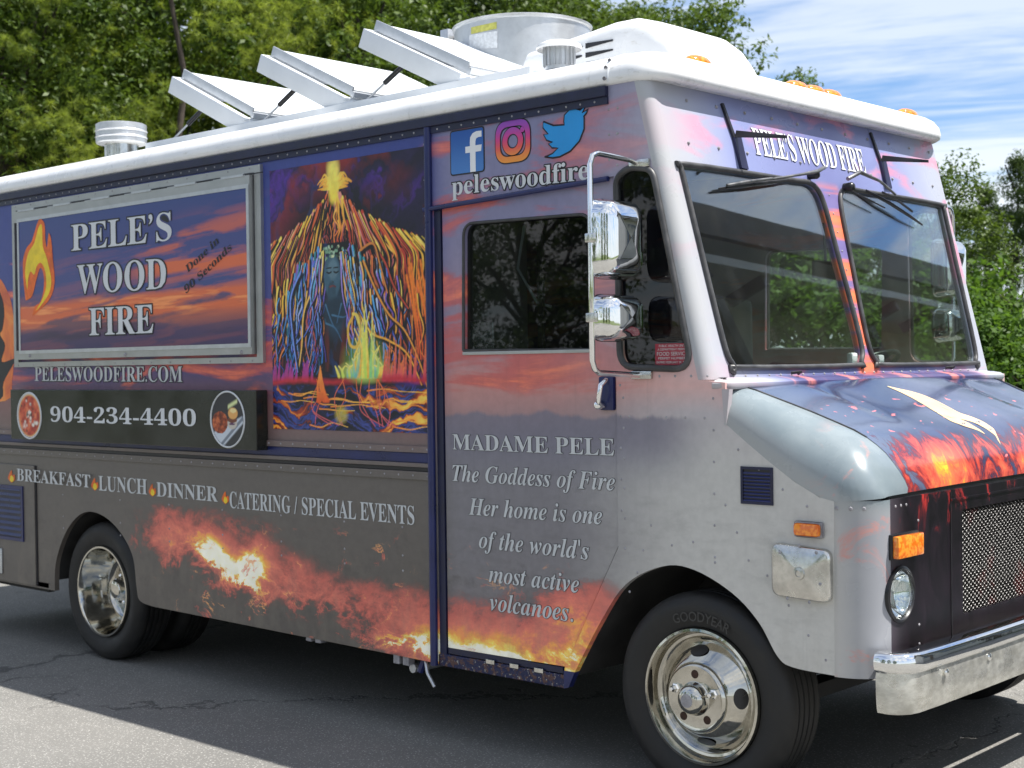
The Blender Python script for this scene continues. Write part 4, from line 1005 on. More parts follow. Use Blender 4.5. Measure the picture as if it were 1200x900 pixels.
# lava running down the mountain: streams leave the crater and fan out
WARM = [((246, 200, 70), (206, 70, 40)), ((232, 110, 56), (130, 34, 34)), ((250, 220, 100), (232, 120, 60)), ((190, 60, 44), (90, 26, 40)), ((230, 150, 130), (150, 56, 80))]
COOL = [((80, 120, 210), (40, 70, 170)), ((90, 170, 220), (40, 110, 190)), ((140, 110, 200), (70, 50, 150)), ((236, 190, 90), (222, 104, 50)), ((190, 200, 230), (90, 130, 220)), ((60, 150, 160), (30, 90, 130)), ((226, 120, 60), (120, 40, 60))]
for k in range(300):
    f = max(-1, min(1, (k + rr.uniform(-.5, .5)) / 299 * 2 - 1)); f = f if k % 2 else -f
    xb = .42 + f * .64 + rr.uniform(-.02, .02); top = .95 - abs(f) ** .8 * .28 - rr.choice((0, 0, .05, .12, .2)) * rr.random(); bot = top - rr.uniform(.16, .5)
    if abs(f) < .2: bot = max(bot, .70)
    bot = max(bot, .20); ph, am, fr_ = rr.uniform(0, 6), rr.uniform(.006, .020), rr.uniform(.8, 2.2); P = []
    for i in range(13):
        g = i / 12; y_ = top + (bot - top) * g; e = min(1, max(0, (.97 - y_) / .34)) ** .75
        P.append((.42 + (xb - .42) * e + am * math.sin(ph + fr_ * g * 6) * (g + .2), y_))
    c = rr.choice(WARM); w_ = rr.uniform(.003, .009)
    stroke([(a + w_ * 1.3, b_) for a, b_ in P], w_ * 1.1, w_ * .8, (8, 6, 12), (8, 8, 20), .3, .85); stroke(P, w_, w_ * .5, c[0], c[1], .3, .92)
# strands of hair and cooling lava, blue and violet among embers, across the middle
for k in range(250):
    sg = rr.choice((-1, 1)); off = abs(rr.gauss(0, .17)) + .055; x0_ = .42 + sg * off; ph, fr_ = rr.uniform(0, 6), rr.uniform(1.5, 4.5)
    top = .72 - off * .45 + rr.uniform(-.14, .02); bot = max(.21, top - rr.uniform(.15, .42)); P = []
    for i in range(12):
        g = i / 11; P.append((x0_ + sg * g ** .8 * rr.uniform(.03, .045) + .024 * math.sin(ph + fr_ * g * 2.6) * (g + .12), top + (bot - top) * g))
    c = rr.choice(COOL if off < .3 else COOL[:3] + WARM[:4]); w_ = rr.uniform(.003, .0075)
    stroke([(a + w_ * 1.5, b_) for a, b_ in P], w_ * 1.3, w_, (6, 8, 18), (8, 10, 22), .3, .85); stroke(P, w_, w_ * .6, c[0], c[1], .4, .95)
# long streams on the right
for P, c in (([(.60, .62), (.68, .50), (.75, .42), (.84, .36), (.92, .25), (.97, .14)], (226, 150, 60)), ([(.55, .45), (.64, .36), (.74, .33), (.85, .28), (.93, .17)], (236, 170, 60)), ([(.62, .70), (.72, .62), (.78, .52), (.86, .44)], (190, 70, 50)),
             ([(.58, .66), (.66, .68), (.70, .60), (.74, .50)], (210, 130, 60)), ([(.30, .55), (.22, .45), (.20, .32), (.18, .24)], (240, 190, 90)), ([(.20, .6), (.13, .5), (.14, .36), (.17, .22)], (120, 150, 230))):
    stroke([(a + .01, b_ - .01) for a, b_ in P], .014, .01, (6, 6, 14), (6, 6, 14), .4, .85); stroke(P, .007, .0045, c, c, .4)
for k in range(8):
    x_ = .93 + rr.uniform(-.06, .05); stroke([(x_ - .03, rr.uniform(.5, .62)), (x_, .45), (x_ + .02, .36), (x_ + .03, .26)], .010, .003, (240, 130, 40), (226, 80, 40), .2, .9)
# crater fountain
for k in range(60):
    a = rr.uniform(-.1, 3.2); l = rr.uniform(.02, .085); x_ = .42 + rr.uniform(-.02, .02)
    stroke([(x_, .9), (x_ + l * math.cos(a) * .8, .9 + l * math.sin(a) * .75), (x_ + l * math.cos(a) * 1.4, .9 + l * .4 * math.sin(a))], .010, .003, (246, 226, 90), (236, 150, 50), .3, .9)
stroke([(.42, .98), (.42, .86)], .05, .03, (250, 232, 110), (246, 214, 70), .1)
# standing figure with a garland of pale leaves
def blob(cx, cy, a, b_, c, al=1., s_=8):
    global img; img = blend(img, lin(c), np.clip((1 - np.hypot((ss - cx) / a, (tt - cy) / b_)) * s_, 0, 1) * al)
blob(.42, .42, .07, .14, (14, 22, 32), .8, 2); blob(.42, .44, .085, .12, (34, 66, 88), .8, 2); blob(.405, .575, .058, .09, (58, 92, 110), 1, 6); blob(.41, .60, .038, .045, (96, 124, 136), .8, 3)
blob(.40, .51, .03, .05, (44, 70, 86), .9, 5); blob(.42, .44, .07, .06, (24, 46, 62), .9, 4)
for a, b_ in ((.385, .59), (.43, .59)): stroke([(a - .014, b_), (a, b_ - .004), (a + .014, b_)], .004, .004, (8, 12, 18), (8, 12, 18)); stroke([(a - .016, b_ + .014), (a + .014, b_ + .016)], .003, .003, (14, 20, 28), (14, 20, 28))
stroke([(.408, .585), (.403, .558), (.412, .552)], .003, .003, (96, 124, 136), (20, 30, 38)); stroke([(.39, .535), (.408, .538), (.426, .534)], .005, .004, (116, 60, 60), (90, 44, 50))
for k in range(60):
    a = rr.uniform(-1, 1); blob(.41 + a * .085, .668 - a * a * .03 + rr.uniform(-.022, .022), .008, .007, rr.choice([(170, 200, 170), (120, 160, 130), (206, 214, 170), (60, 90, 70)]), .9, 3)
for P in ([(.36, .47), (.40, .40), (.44, .36)], [(.46, .47), (.43, .40)], [(.40, .43), (.47, .42), (.50, .43)], [(.36, .40), (.42, .38), (.46, .33)]): stroke(P, .005, .003, (66, 110, 140), (40, 76, 110))
for k in range(54):
    sg = rr.choice((-1, 1)); x_ = .41 + sg * rr.uniform(.05, .13); ph = rr.uniform(0, 6); t0_ = .69 - ((x_ - .41) / .14) ** 2 * .09 - rr.uniform(0, .03); ln_ = rr.uniform(.22, .42); q_ = rr.uniform(4, 11); P = [(x_ + sg * .05 * g + .026 * math.sin(ph + g * q_) * (g + .15), t0_ - ln_ * g) for g in [i / 11 for i in range(12)]]
    c = rr.choice([((150, 190, 240), (60, 110, 210)), ((246, 220, 110), (226, 120, 60)), ((120, 200, 220), (60, 120, 200)), ((236, 130, 90), (180, 60, 70)), ((190, 160, 230), (90, 80, 190))]); w_ = rr.uniform(.003, .006)
    stroke([(a + w_ * 1.4, b_) for a, b_ in P], w_ * 1.2, w_, (8, 8, 20), (8, 8, 20), .3, .8); stroke(P, w_, w_ * .6, c[0], c[1], .4, .95)
# green-yellow fire pool
blob(.60, .26, .16, .10, (120, 170, 60), .75, 1.5); blob(.60, .22, .19, .05, (200, 226, 110), .7, 2)
for k in range(44):
    x_ = .6 + rr.gauss(0, .08); hgt = max(.04, .26 * math.exp(-((x_ - .6) / .07) ** 2) * rr.uniform(.5, 1.1))
    c = rr.choice([(190, 220, 90), (110, 200, 130), (236, 226, 90), (90, 180, 170), (240, 180, 60)])
    stroke([(x_, .20), (x_ + rr.uniform(-.02, .02), .2 + hgt * .6), (x_ + rr.uniform(-.03, .03), .2 + hgt)], .011, .003, c, (250, 226, 110), .3, .85)
stroke([(.53, .42 + .03 * 0), (.50, .38), (.51, .32), (.55, .31), (.575, .36), (.56, .42), (.53, .43)], .008, .008, (226, 170, 60), (226, 200, 90), .5)
for k in range(24):
    x_ = .80 + rr.gauss(0, .07); stroke([(x_, .19), (x_ + .01, .19 + rr.uniform(.03, .14))], .013, .003, (206, 60, 90), (236, 130, 50), .3, .8)
for k in range(26):
    x_ = rr.uniform(0, .3); stroke([(x_, .19), (x_ + .008, .19 + rr.uniform(.02, .08))], .012, .003, (180, 50, 110), (150, 60, 160), .3, .8)
# shore band, then waves of black, orange and blue
sh = np.clip(1 - np.abs(tt - .185 - (n1 - .5) * .03) / .018, 0, 1) * np.clip(1 - np.exp(-((ss - .6) / .08) ** 2) * 1.2, 0, 1); img = blend(img, lin((190, 36, 50)), sh * .95)
wv = vnoise(ss * 4 + 3, tt * 30 + n1 * 6, 41, 4); bm_ = np.clip((.172 - tt) * 60, 0, 1)
img = img * (1 - bm_[..., None]) + ramp_np(wv, [(.3, (12, 12, 22)), (.46, (20, 26, 60)), (.52, (60, 74, 150)), (.57, (24, 20, 40)), (.63, (170, 60, 36)), (.7, (240, 150, 56)), (.8, (250, 214, 90))]) * bm_[..., None]
for k in range(16):
    y_ = rr.uniform(.015, .16); x_ = rr.uniform(-.1, .8); l = rr.uniform(.1, .35)
    stroke([(x_, y_), (x_ + l * .3, y_ + rr.uniform(-.01, .012)), (x_ + l * .6, y_ + rr.uniform(-.01, .01)), (x_ + l, y_ - .005)], .0045, .002, (236, 130, 50), (250, 200, 80), .4, .9)
for k in range(12):
    x_ = rr.choice((.30, .44, .5, .56, .64, .7)); stroke([(x_ + rr.uniform(-.03, .03), .19), (x_ + rr.uniform(-.04, .04), .13), (x_ + rr.uniform(-.05, .08), .07), (x_ + rr.uniform(-.02, .15), .02)], .0035, .003, (226, 110, 50), (214, 90, 110), .4, .85)
[stroke([(.32 + rr.uniform(-.05, .05), .11), (.32 + rr.uniform(-.02, .02), .16), (.32, .2 + rr.uniform(0, .04))], .012, .003, (226, 90, 36), (244, 150, 60), .3, .9) for _ in range(12)]; blob(.45, .06, .05, .04, (200, 180, 60), .7, 2)
img = np.clip(img * 1.12, 0, 1) * (.86 + .28 * vnoise(ss * 60, tt * 60, 77, 2))[..., None]
m0, m1, m2 = S(321, 502.5), S(510, 508), S(320, 200)
mz0 = (m0[1] + m1[1]) / 2
print_sheet('volcano_painting', img, lambda s_, t_: np.stack([m0[0] + (m1[0] - m0[0]) * s_, np.full_like(s_, -.0022), mz0 + (m2[1] - mz0) * t_], -1), M_print, truck)

# hood flame print, laid on the hood surface
def hood_z(x_, y_):
    xs_ = [q[0] for q in st]; zt = np.interp(x_, xs_, [q[1] for q in st]); return zt + max(0, crown(y_, x_))
def hoodpt(u, v):
    C, d = ray(u, v); t_ = 4.
    while t_ < 9:
        p = C + d * t_
        if .13 < p.x < .76 and p.z < hood_z(p.x, p.y): break
        t_ += .004
    return C + d * t_
hf = None
for rib in ([(1040, 453, .4), (1052, 457, 1.6), (1066, 462, 3.6), (1082, 469, 6), (1098, 477, 7.5), (1112, 483, 6), (1126, 488, 3.6), (1142, 493, 3), (1156, 500, 3.4), (1165, 507, 3.6), (1169, 514, 2.4), (1173, 522, .3)],
            [(1098, 482, 2.5), (1112, 489, 4), (1126, 495, 3.4), (1138, 500, 2.4), (1148, 505, 1.2), (1154, 509, .2)]):
    Q = [(hoodpt(u - w * .15, v - w), hoodpt(u + w * .15, v + w)) for u, v, w in rib]
    L_, R2 = smooth_pts([(a.x, a.y) for a, b in Q], 4), smooth_pts([(b.x, b.y) for a, b in Q], 4)
    hf2 = MB().loft([[(a[0], a[1], hood_z(*a) + .0014), (b[0], b[1], hood_z(*b) + .0014)] for a, b in zip(L_, R2)]).build('hood_flame', M_fl, truck, 60)

# ------------------------------------------------------------------ mirrors on chrome tube arms
for s_ in (0, 1):
    fy = (lambda y_: y_) if not s_ else (lambda y_: WID - y_)
    mir = bpy.data.objects.new('wing_mirror', None); COL.objects.link(mir); mir.parent = truck
    P = [(-.24, 0, 2.468), (-.25, -.04, 2.482), (-.25, -.24, 2.488), (-.25, -.272, 2.475), (-.25, -.287, 2.44), (-.25, -.287, 1.70), (-.25, -.275, 1.668), (-.25, -.25, 1.652), (-.245, -.06, 1.642), (-.235, 0, 1.640)]
    MB().tube([(a, fy(b_), c) for a, b_, c in P], .0115, 10).build('mirror_arm', M_chrome, mir, 60)
    for z_ in (2.468, 1.64): MB().box(-.28, -.18, fy(-.0) - (.014 if not s_ else 0), fy(0) + (0 if not s_ else .014), z_ - .016, z_ + .016).build('arm_bracket', M_dull, mir, 30, .005)
    for zc_, hh_, wy in ((2.163, .148, .118), (1.862, .086, .114)):
        cy = -.172; rings = []
        for sc_, dx in ((1.0, -.052), (1.03, -.050), (1.03, -.036), (1.0, -.028), (.985, .0), (.94, .022), (.8, .04), (.5, .053), (.2, .058), (.01, .059)):
            rings.append([(-.205 + dx, fy(cy + a * sc_), zc_ + b_ * sc_) for a, b_ in rpoly([(-wy, -hh_), (wy, -hh_), (wy, hh_), (-wy, hh_)], .062 * min(1, sc_), 5)])
        hd = MB().loft(rings, closed=True).build('mirror_head', M_chrome, mir, 50)
        MB().add([(-.2575, fy(cy + a * .96), zc_ + b_ * .96) for a, b_ in rpoly([(-wy, -hh_), (wy, -hh_), (wy, hh_), (-wy, hh_)], .058, 5)], [tuple(range(24))]).build('mirror_glass', M_chrome, mir, 0)
        MB().tube([(-.256, fy(cy + a), zc_ + b_) for a, b_ in rpoly([(-wy, -hh_), (wy, -hh_), (wy, hh_), (-wy, hh_)], .062, 5)], .0055, 6, True).build('mirror_rim', M_black, mir, 50)
        MB().box(-.268, -.225, fy(-.287) - .017, fy(-.287) + .017, zc_ - .018, zc_ + .018).build('clamp', M_dull, mir, 30, .005)

# door handle
q0, q1 = S(699, 481, -.02), S(716, 441, -.02)
hnd = MB().box(q0[0], q1[0], -.008, .02, q0[1], q1[1]).build('door_handle', M_blue, truck, 30, .01)
MB().tube([(q0[0] + .03, -.012, q0[1] + .02), (q0[0] + .035, -.05, q0[1] + .035), (q1[0] - .028, -.052, q1[1] - .035), (q1[0] - .03, -.012, q1[1] - .015)], .011, 8).build('grip', M_chrome, hnd, 60)
MB().lathe([(.018, 0), (.018, -.02), (.012, -.026), (.0001, -.027)], (q0[0] + .012, -.01, q0[1] + .022), 'y', 14).build('lock', M_chrome, hnd, 50)

# vent, side marker, blanking plate on the fender
a, b_ = S(869, 590), S(906, 548)
vt = frame('vent', a[0], b_[0], a[1], b_[1], .010, -.006, .0, M_navy, truck)
MB().box(a[0] + .01, b_[0] - .01, -.0012, -.0006, a[1] + .01, b_[1] - .01).build('vent_back', M_ink, vt, 0)
for c_ in range(2):
    for k in range(9):
        z_ = a[1] + .018 + k * (b_[1] - a[1] - .03) / 8.6; xa = a[0] + .012 + c_ * (b_[0] - a[0] - .02) / 2
        MB().add([(xa, -.0015, z_), (xa + .06, -.0015, z_), (xa + .06, -.007, z_ - .007), (xa, -.007, z_ - .007)], [(0, 1, 2, 3)]).build('vent_slat', M_blue, vt, 0)
a, b_ = S(932.5, 630), S(966, 612)
sm = MB().box(a[0], b_[0], -.012, 0, a[1] + .005, b_[1]).build('marker_lamp', M_rivet, truck, 30, .01)
MB().box(a[0] + .006, b_[0] - .006, -.03, -.011, a[1] + .011, b_[1] - .006).build('amber_lens', M_amber, sm, 50, .013)
a, b_ = S(909, 700), S(975, 641); rings = []
ol = rpoly([(a[0], a[1] + .012), (b_[0], a[1] + .004), (b_[0], b_[1] - .012), (a[0], b_[1] + .0)], .035, 6)
pc = ((a[0] + b_[0]) / 2, (a[1] + b_[1]) / 2)
for s_, y_ in ((1.03, 0), (1.03, -.012), (1, -.024), (.95, -.028), (.01, -.030)): rings.append([(pc[0] + (x_ - pc[0]) * s_, y_, pc[1] + (z_ - pc[1]) * s_) for x_, z_ in ol])
pl_ = MB().loft(rings, closed=True).build('blanking_plate', M_dull, truck, 50)
MB().lathe([(.024, -.029), (.022, -.036), (.012, -.038), (.010, -.034), (.0001, -.034)], (pc[0], 0, pc[1]), 'y', 20).build('plate_boss', M_dull, pl_, 40)
for r_ in (): MB().tube([(pc[0] + r_ * math.cos(k * .2094), -.0293, pc[1] + r_ * math.sin(k * .2094)) for k in range(30)], .0018, 4, True).build('plate_groove', M_rivet, pl_, 30)
bl = MB()
for dx, dz_ in ((-.08, .07), (.07, .08), (.085, -.03), (-.05, -.095), (.04, -.1), (0, .1)): dome(bl, (pc[0] + dx, -.029, pc[1] + dz_), ym, .007)
bl.build('plate_screws', M_rivet, pl_, 30, kind='stuff', rec=False)
# rear locker door with louvres
a, b_ = S(42, 687, -.012), S(42, 546, -.012)
ld = MB().box(-6.05, a[0], -.012, 0, a[1], b_[1]).build('locker_door', M_side, truck, 0, .003)
MB().box(a[0] + .0, a[0] + .012, -.006, 0, a[1], b_[1]).build('locker_gap', M_ink, ld, 0)
a2, b2 = S(0, 631, -.014), S(27, 570, -.014)
lv = frame('louvre_panel', a2[0] - .25, b2[0], a2[1], b2[1], .02, -.02, -.012, M_blue, ld)
MB().box(a2[0] - .23, b2[0] - .02, -.0135, -.0125, a2[1] + .02, b2[1] - .02).build('vent_back', M_navy, ld, 0)
for k in range(9):
    z_ = a2[1] + .035 + k * (b2[1] - a2[1] - .06) / 8
    MB().add([(a2[0] - .225, -.0145, z_ + .012), (b2[0] - .025, -.0145, z_ + .012), (b2[0] - .025, -.023, z_ - .004), (a2[0] - .225, -.023, z_ - .004)], [(0, 1, 2, 3)]).build('vent_slat', M_blue, ld, 0)
q = S(0, 655, -.013); MB().box(q[0] - .12, q[0] + .035, -.02, -.012, q[1] - .09, q[1] + .07).build('locker_latch', M_galv, ld, 30, .006)
# figure print at the rear: warm glow and a dark shoulder
M_glow = mat('print_warm_glow', fn=lambda t, b: (t.put(b.inputs['Base Color'], t.ramp(t.noise(t.scale(t.obj(), (1, 1, 1)), 3.5, 6, .6, .8), [(.3, L(200, 90, 60)), (.5, L(236, 130, 60)), (.7, L(246, 176, 90))])), t.put(b.inputs['Roughness'], .36)))
flat('warm_print', [(-60, 470), (-60, 330), (-10, 322), (8, 340), (16, 372), (16, 420), (14, 446), (6, 470)], M_glow, truck, -.001)
flat('dark_figure_print', [(-40, 470), (-40, 340), (-8, 335), (2, 348), (5, 366), (3, 385), (0, 392), (6, 405), (2, 424), (17, 420), (17, 424), (4, 448), (0, 468)], M_ink, truck, -.0016)

# ------------------------------------------------------------------ header: sun-visor stays, wipers
vs_ = lambda u, v, t=-.01: Vector(front(FP(u, v).y, FP(u, v).z, t))
M_stay = mat('dark_blue_bracket', fn=varied(L(34, 36, 66), .2, 12, .4, .1))
for ua, va, ub, vb, tip in ((844, 122, 868, 202, (-.16, .10)), (1018, 156, 1038, 224, (-.16, .10))):
    A, B = FP(ua, va), FP(ub, vb); by = B.y
    st_ = bpy.data.objects.new('visor_stay', None); COL.objects.link(st_); st_.parent = truck
    m_ = FP((ua + ub) / 2 + 2, (va + vb) / 2)
    panel([(A.y - .004, A.z), (A.y + .010, A.z), (m_.y + .014, m_.z), (m_.y - .004, m_.z)], [], front, -.012, -.002).build('seam_strip', M_ink, st_, 0)
    panel([(m_.y - .004, m_.z), (m_.y + .05, m_.z + .01), (by + .045, B.z + .012), (by - .004, B.z + .014)], [], front, -.014, -.002).build('stay_plate', M_stay, st_, 0)
    p = Vector(front(m_.y, m_.z, -.012)); q = p + Vector((.22, .04, -.025)); qq = p + Vector((.23, .05, .03))
    MB().add([p, p + Vector((.0, .012, .03)), q + Vector((0, 0, .012)), q, p + Vector((0, .010, 0)), p + Vector((.0, .022, .03)), q + Vector((0, .008, .012)), q + Vector((0, .008, 0))],
             [(0, 1, 2, 3), (4, 7, 6, 5), (1, 5, 6, 2), (0, 3, 7, 4), (2, 6, 7, 3)]).build('stay_arm', M_ink, st_, 0)
M_arm = mat('worn_wiper_metal', fn=varied((.20, .20, .20), .3, 20, .35, .1), metal=.7)
wp = bpy.data.objects.new('wiper', None); COL.objects.link(wp); wp.parent = truck
pv = vs_(948, 208, -.03)
MB().lathe([(.016, -.02), (.018, .02), (.012, .03), (.0001, .032)], tuple(pv - Vector((.01, 0, 0))), 'x', 12).build('pivot', M_black, wp, 50)
MB().tube([vs_(954, 201, -.05), vs_(945, 206, -.06), vs_(925, 210, -.06), vs_(893, 214, -.04)], [.009, .009, .006, .005], 8).build('wiper_arm', M_arm, wp, 50)
MB().tube([vs_(893, 214, -.05), vs_(866, 217, -.04), vs_(845, 220, -.028)], [.006, .008, .006], 8).build('wiper_arm', M_arm, wp, 50)
MB().tube([vs_(917, 213.5, -.026), vs_(880, 218, -.028), vs_(838, 223, -.018)], [.006, .009, .005], 6, sy=.6).build('wiper_blade', M_black, wp, 40)
wp = bpy.data.objects.new('wiper', None); COL.objects.link(wp); wp.parent = truck
MB().lathe([(.02, -.02), (.022, .02), (.014, .03), (.0001, .032)], tuple(vs_(987, 222, -.03)), 'x', 12).build('pivot', M_black, wp, 50)
MB().tube([vs_(982, 214, -.05), vs_(992, 208, -.07), vs_(1015, 218, -.07), vs_(1038, 232, -.05)], [.010, .010, .007, .006], 8).build('wiper_arm', M_arm, wp, 50)
MB().tube([vs_(984, 222, -.02), vs_(1000, 231, -.03), vs_(1030, 246, -.03)], .004, 6).build('washer_hose', M_black, wp, 50)
MB().tube([vs_(1010, 225, -.022), vs_(1035, 240, -.03), vs_(1060, 255, -.026), vs_(1077, 265, -.018)], [.006, .010, .009, .005], 6, sy=.6).build('wiper_blade', M_black, wp, 40)
MB().tube([vs_(1024, 229, -.045), vs_(1045, 241, -.045), vs_(1060, 251, -.04)], .006, 6).build('blade_yoke', M_black, wp, 40)
# dark strip of shade band and front seams
for y_ in (.62, 1.72): MB().box(0, 0, 0, 0, 0, 0)
for u_, v_ in ((930, 437), (1110, 431)):
    p = on(u_, v_, 0, .10); MB().tube([(p.x, p.y - .02, p.z), (p.x + .035, p.y, p.z + .004), (p.x + .01, p.y + .02, p.z - .004)], .006, 6).build('washer_jet', M_black, truck, 40)

# ------------------------------------------------------------------ marker lamps on the roof
for y_, x_, z_ in ((.41, -.245, 2.912), (1.19, -.255, 2.914), (1.34, -.255, 2.914), (1.49, -.255, 2.914), (2.23, -.245, 2.912)):
    ml = bpy.data.objects.new('roof_marker', None); COL.objects.link(ml); ml.parent = truck
    def ell(k, h_, n_=20): return [(x_ + .044 * k * math.cos(2 * PI * i / n_) + h_ * .25, y_ + .078 * k * math.sin(2 * PI * i / n_), z_ + h_ - .25 * .034 * k * math.cos(2 * PI * i / n_)) for i in range(n_)]
    MB().loft([ell(1.08, -.03), ell(1.08, .004), ell(1., .009)], closed=True).build('lamp_base', M_dull, ml, 40)
    MB().loft([ell(1., .007), ell(1., .018), ell(.9, .026), ell(.62, .036), ell(.3, .040), ell(.01, .041)], closed=True).build('amber_lens', M_amber, ml, 40)

# ------------------------------------------------------------------ things on the roof
curb = MB(); ROOFY = .20
MB().box(-3.95, -.98, ROOFY, ROOFY + .02, 2.92, 2.99).build('hatch_curb', M_lid, truck, 0, .003)
MB().box(-3.95, -.98, ROOFY + 1.06, ROOFY + 1.08, 2.92, 2.99).build('hatch_curb', M_lid, truck, 0)
def lid(xh):
    r = bpy.data.objects.new('roof_hatch', None); COL.objects.link(r); r.parent = truck
    a = math.radians(25.5); ca, sa = math.cos(a), math.sin(a); x0_, z0_ = xh, 2.985
    def TR(l, y_, h_): return (x0_ - l * ca + h_ * sa, y_, z0_ + l * sa + h_ * ca)
    def bx(l0, l1, ya, yb2, h0, h1):
        P = [TR(l, y_, h_) for h_ in (h0, h1) for l, y_ in ((l0, ya), (l1, ya), (l1, yb2), (l0, yb2))]
        return MB().add(P, [(0, 3, 2, 1), (4, 5, 6, 7), (0, 1, 5, 4), (1, 2, 6, 5), (2, 3, 7, 6), (3, 0, 4, 7)])
    Y0, Y1 = .22, 1.26
    bx(.0, .735, Y0, Y0 + .04, -.05, .045).build('lid_side', M_lid, r, 30, .004); bx(.0, .735, Y1 - .04, Y1, -.05, .045).build('lid_side', M_lid, r, 30, .004)
    bx(.715, .735, Y0 + .04, Y1 - .04, -.05, .045).build('lid_end', M_lid, r, 0); bx(.0, .02, Y0 + .04, Y1 - .04, -.05, .045).build('lid_end', M_lid, r, 0)
    tp = bx(.03, .73, Y0 + .075, Y1 - .06, .0455, .085).build('lid_top', M_lid, r, 30, .006)
    st3 = bx(.03, .73, Y0 + .062, Y0 + .072, .05, .098).build('lid_flashing', M_galv, r, 0)
    bx(-.005, .018, Y0 + .05, Y1 - .03, .050, .078).build('hinge_strip', M_galv, r, 0)
    MB().box(xh - .015, xh + .08, Y0 + .0, Y1, 2.93, 3.005).build('hinge_block', M_lid, r, 30, .008)
    p = Vector(TR(.40, Y0 + .02, -.03)); q = Vector((xh - .62, ROOFY + .01, 2.985)); m_ = q.lerp(p, .48)
    sr = MB().tube([q, m_], .006, 8).build('gas_strut', M_galv, r, 50); MB().tube([m_, p], .0125, 10).build('strut_body', M_black, r, 50)
    p = Vector(TR(.40, Y1 - .02, -.03)); q = Vector((xh - .62, Y1 - .01, 2.985)); m_ = q.lerp(p, .48)
    sr = MB().tube([q, m_], .006, 8).build('gas_strut', M_galv, r, 50); MB().tube([m_, p], .0125, 10).build('strut_body', M_black, r, 50)
for xh in (-3.06, -2.25, -1.44): lid(xh)
# exhaust fan drum
fan = MB().lathe([(.36, 0), (.362, .555), (.372, .56), (.375, .572), (.36, .577), (.35, .565), (.35, .3), (.1, .25)], (-1.94, 1.22, 2.90), 'z', 48).build('exhaust_fan', M_galv, truck, 40)
MB().lathe([(.367, 0), (.37, .012), (.367, .024)], (-1.94, 1.22, 3.02), 'z', 48).build('fan_band', M_galv, fan, 40)
MB().box(-1.94 - .42, -1.94 + .42, .82, 1.64, 2.93, 3.01).build('fan_curb', M_lid, fan, 30, .01)
def onfan(u, v):
    C, d = ray(u, v); ax, ay, rr_ = C.x + 1.94, C.y - 1.22, .3635
    A = d.x ** 2 + d.y ** 2; B = 2 * (ax * d.x + ay * d.y); Cc = ax * ax + ay * ay - rr_ ** 2; t_ = (-B - math.sqrt(max(0, B * B - 4 * A * Cc))) / 2 / A; return C + d * t_
M_fyel = mat('faded_yellow_label', fn=varied((.46, .45, .10), .2, 50, .5, .1)); M_fwh = mat('white_label', fn=varied((.6, .62, .64), .15, 60, .5, .1))
for px, m_ in (([(552, 32), (582, 25.5), (582, 33.5), (552, 40)], M_fyel), ([(550, 41), (583, 36), (583, 56), (550, 58)], M_fwh)):
    qs = []
    for k in range(6):
        f = k / 5; top_ = (px[0][0] + (px[1][0] - px[0][0]) * f, px[0][1] + (px[1][1] - px[0][1]) * f); bt = (px[3][0] + (px[2][0] - px[3][0]) * f, px[3][1] + (px[2][1] - px[3][1]) * f)
        qs.append([onfan(*top_), onfan(*bt)])
    MB().loft(qs).build('fan_label', m_, fan, 30)
MB().box(-2.34, -2.28, 1.0, 1.12, 3.3, 3.50).build('fan_switch_box', M_galv, fan, 30, .006)
# rear flue with banded cowl
fl_ = MB().lathe([(.115, 0), (.115, .30)], (-5.45, 1.0, 2.95), 'z', 28).build('flue', M_dull, truck, 50)
MB().lathe([(.10, .28), (.165, .285), (.170, .292), (.170, .320), (.176, .327), (.170, .334), (.170, .362), (.176, .369), (.170, .376), (.170, .415), (.160, .42), (.01, .42)], (-5.45, 1.0, 2.95), 'z', 36).build('flue_cowl', M_galv, fl_, 30)
# small mushroom vent
v_ = MB().lathe([(0.0950, .0), (0.0950, .03), (0.0760, .05), (0.0646, .06), (0.0646, .085)], (-1.0, .42, 2.945), 'z', 28).build('mushroom_vent', M_galv, truck, 35)
MB().lathe([(0.0669, .08), (0.0669, .16)], (-1.0, .42, 2.945), 'z', 28).build('vent_screen', M_galv, v_, 35)
MB().lathe([(0.1003, .150), (0.1034, .158), (0.0988, .17), (0.0684, .185), (0.0001, .195)], (-1.0, .42, 2.945), 'z', 28).build('vent_cap', M_roof, v_, 35)
for k in range(16):
    a = 2 * PI * k / 16; MB().tube([(-1.0 + .070 * math.cos(a), .42 + .070 * math.sin(a), 3.02), (-1.0 + .070 * math.cos(a), .42 + .070 * math.sin(a), 3.11)], .0045, 5).build('cage_bar', M_galv, v_, 30)
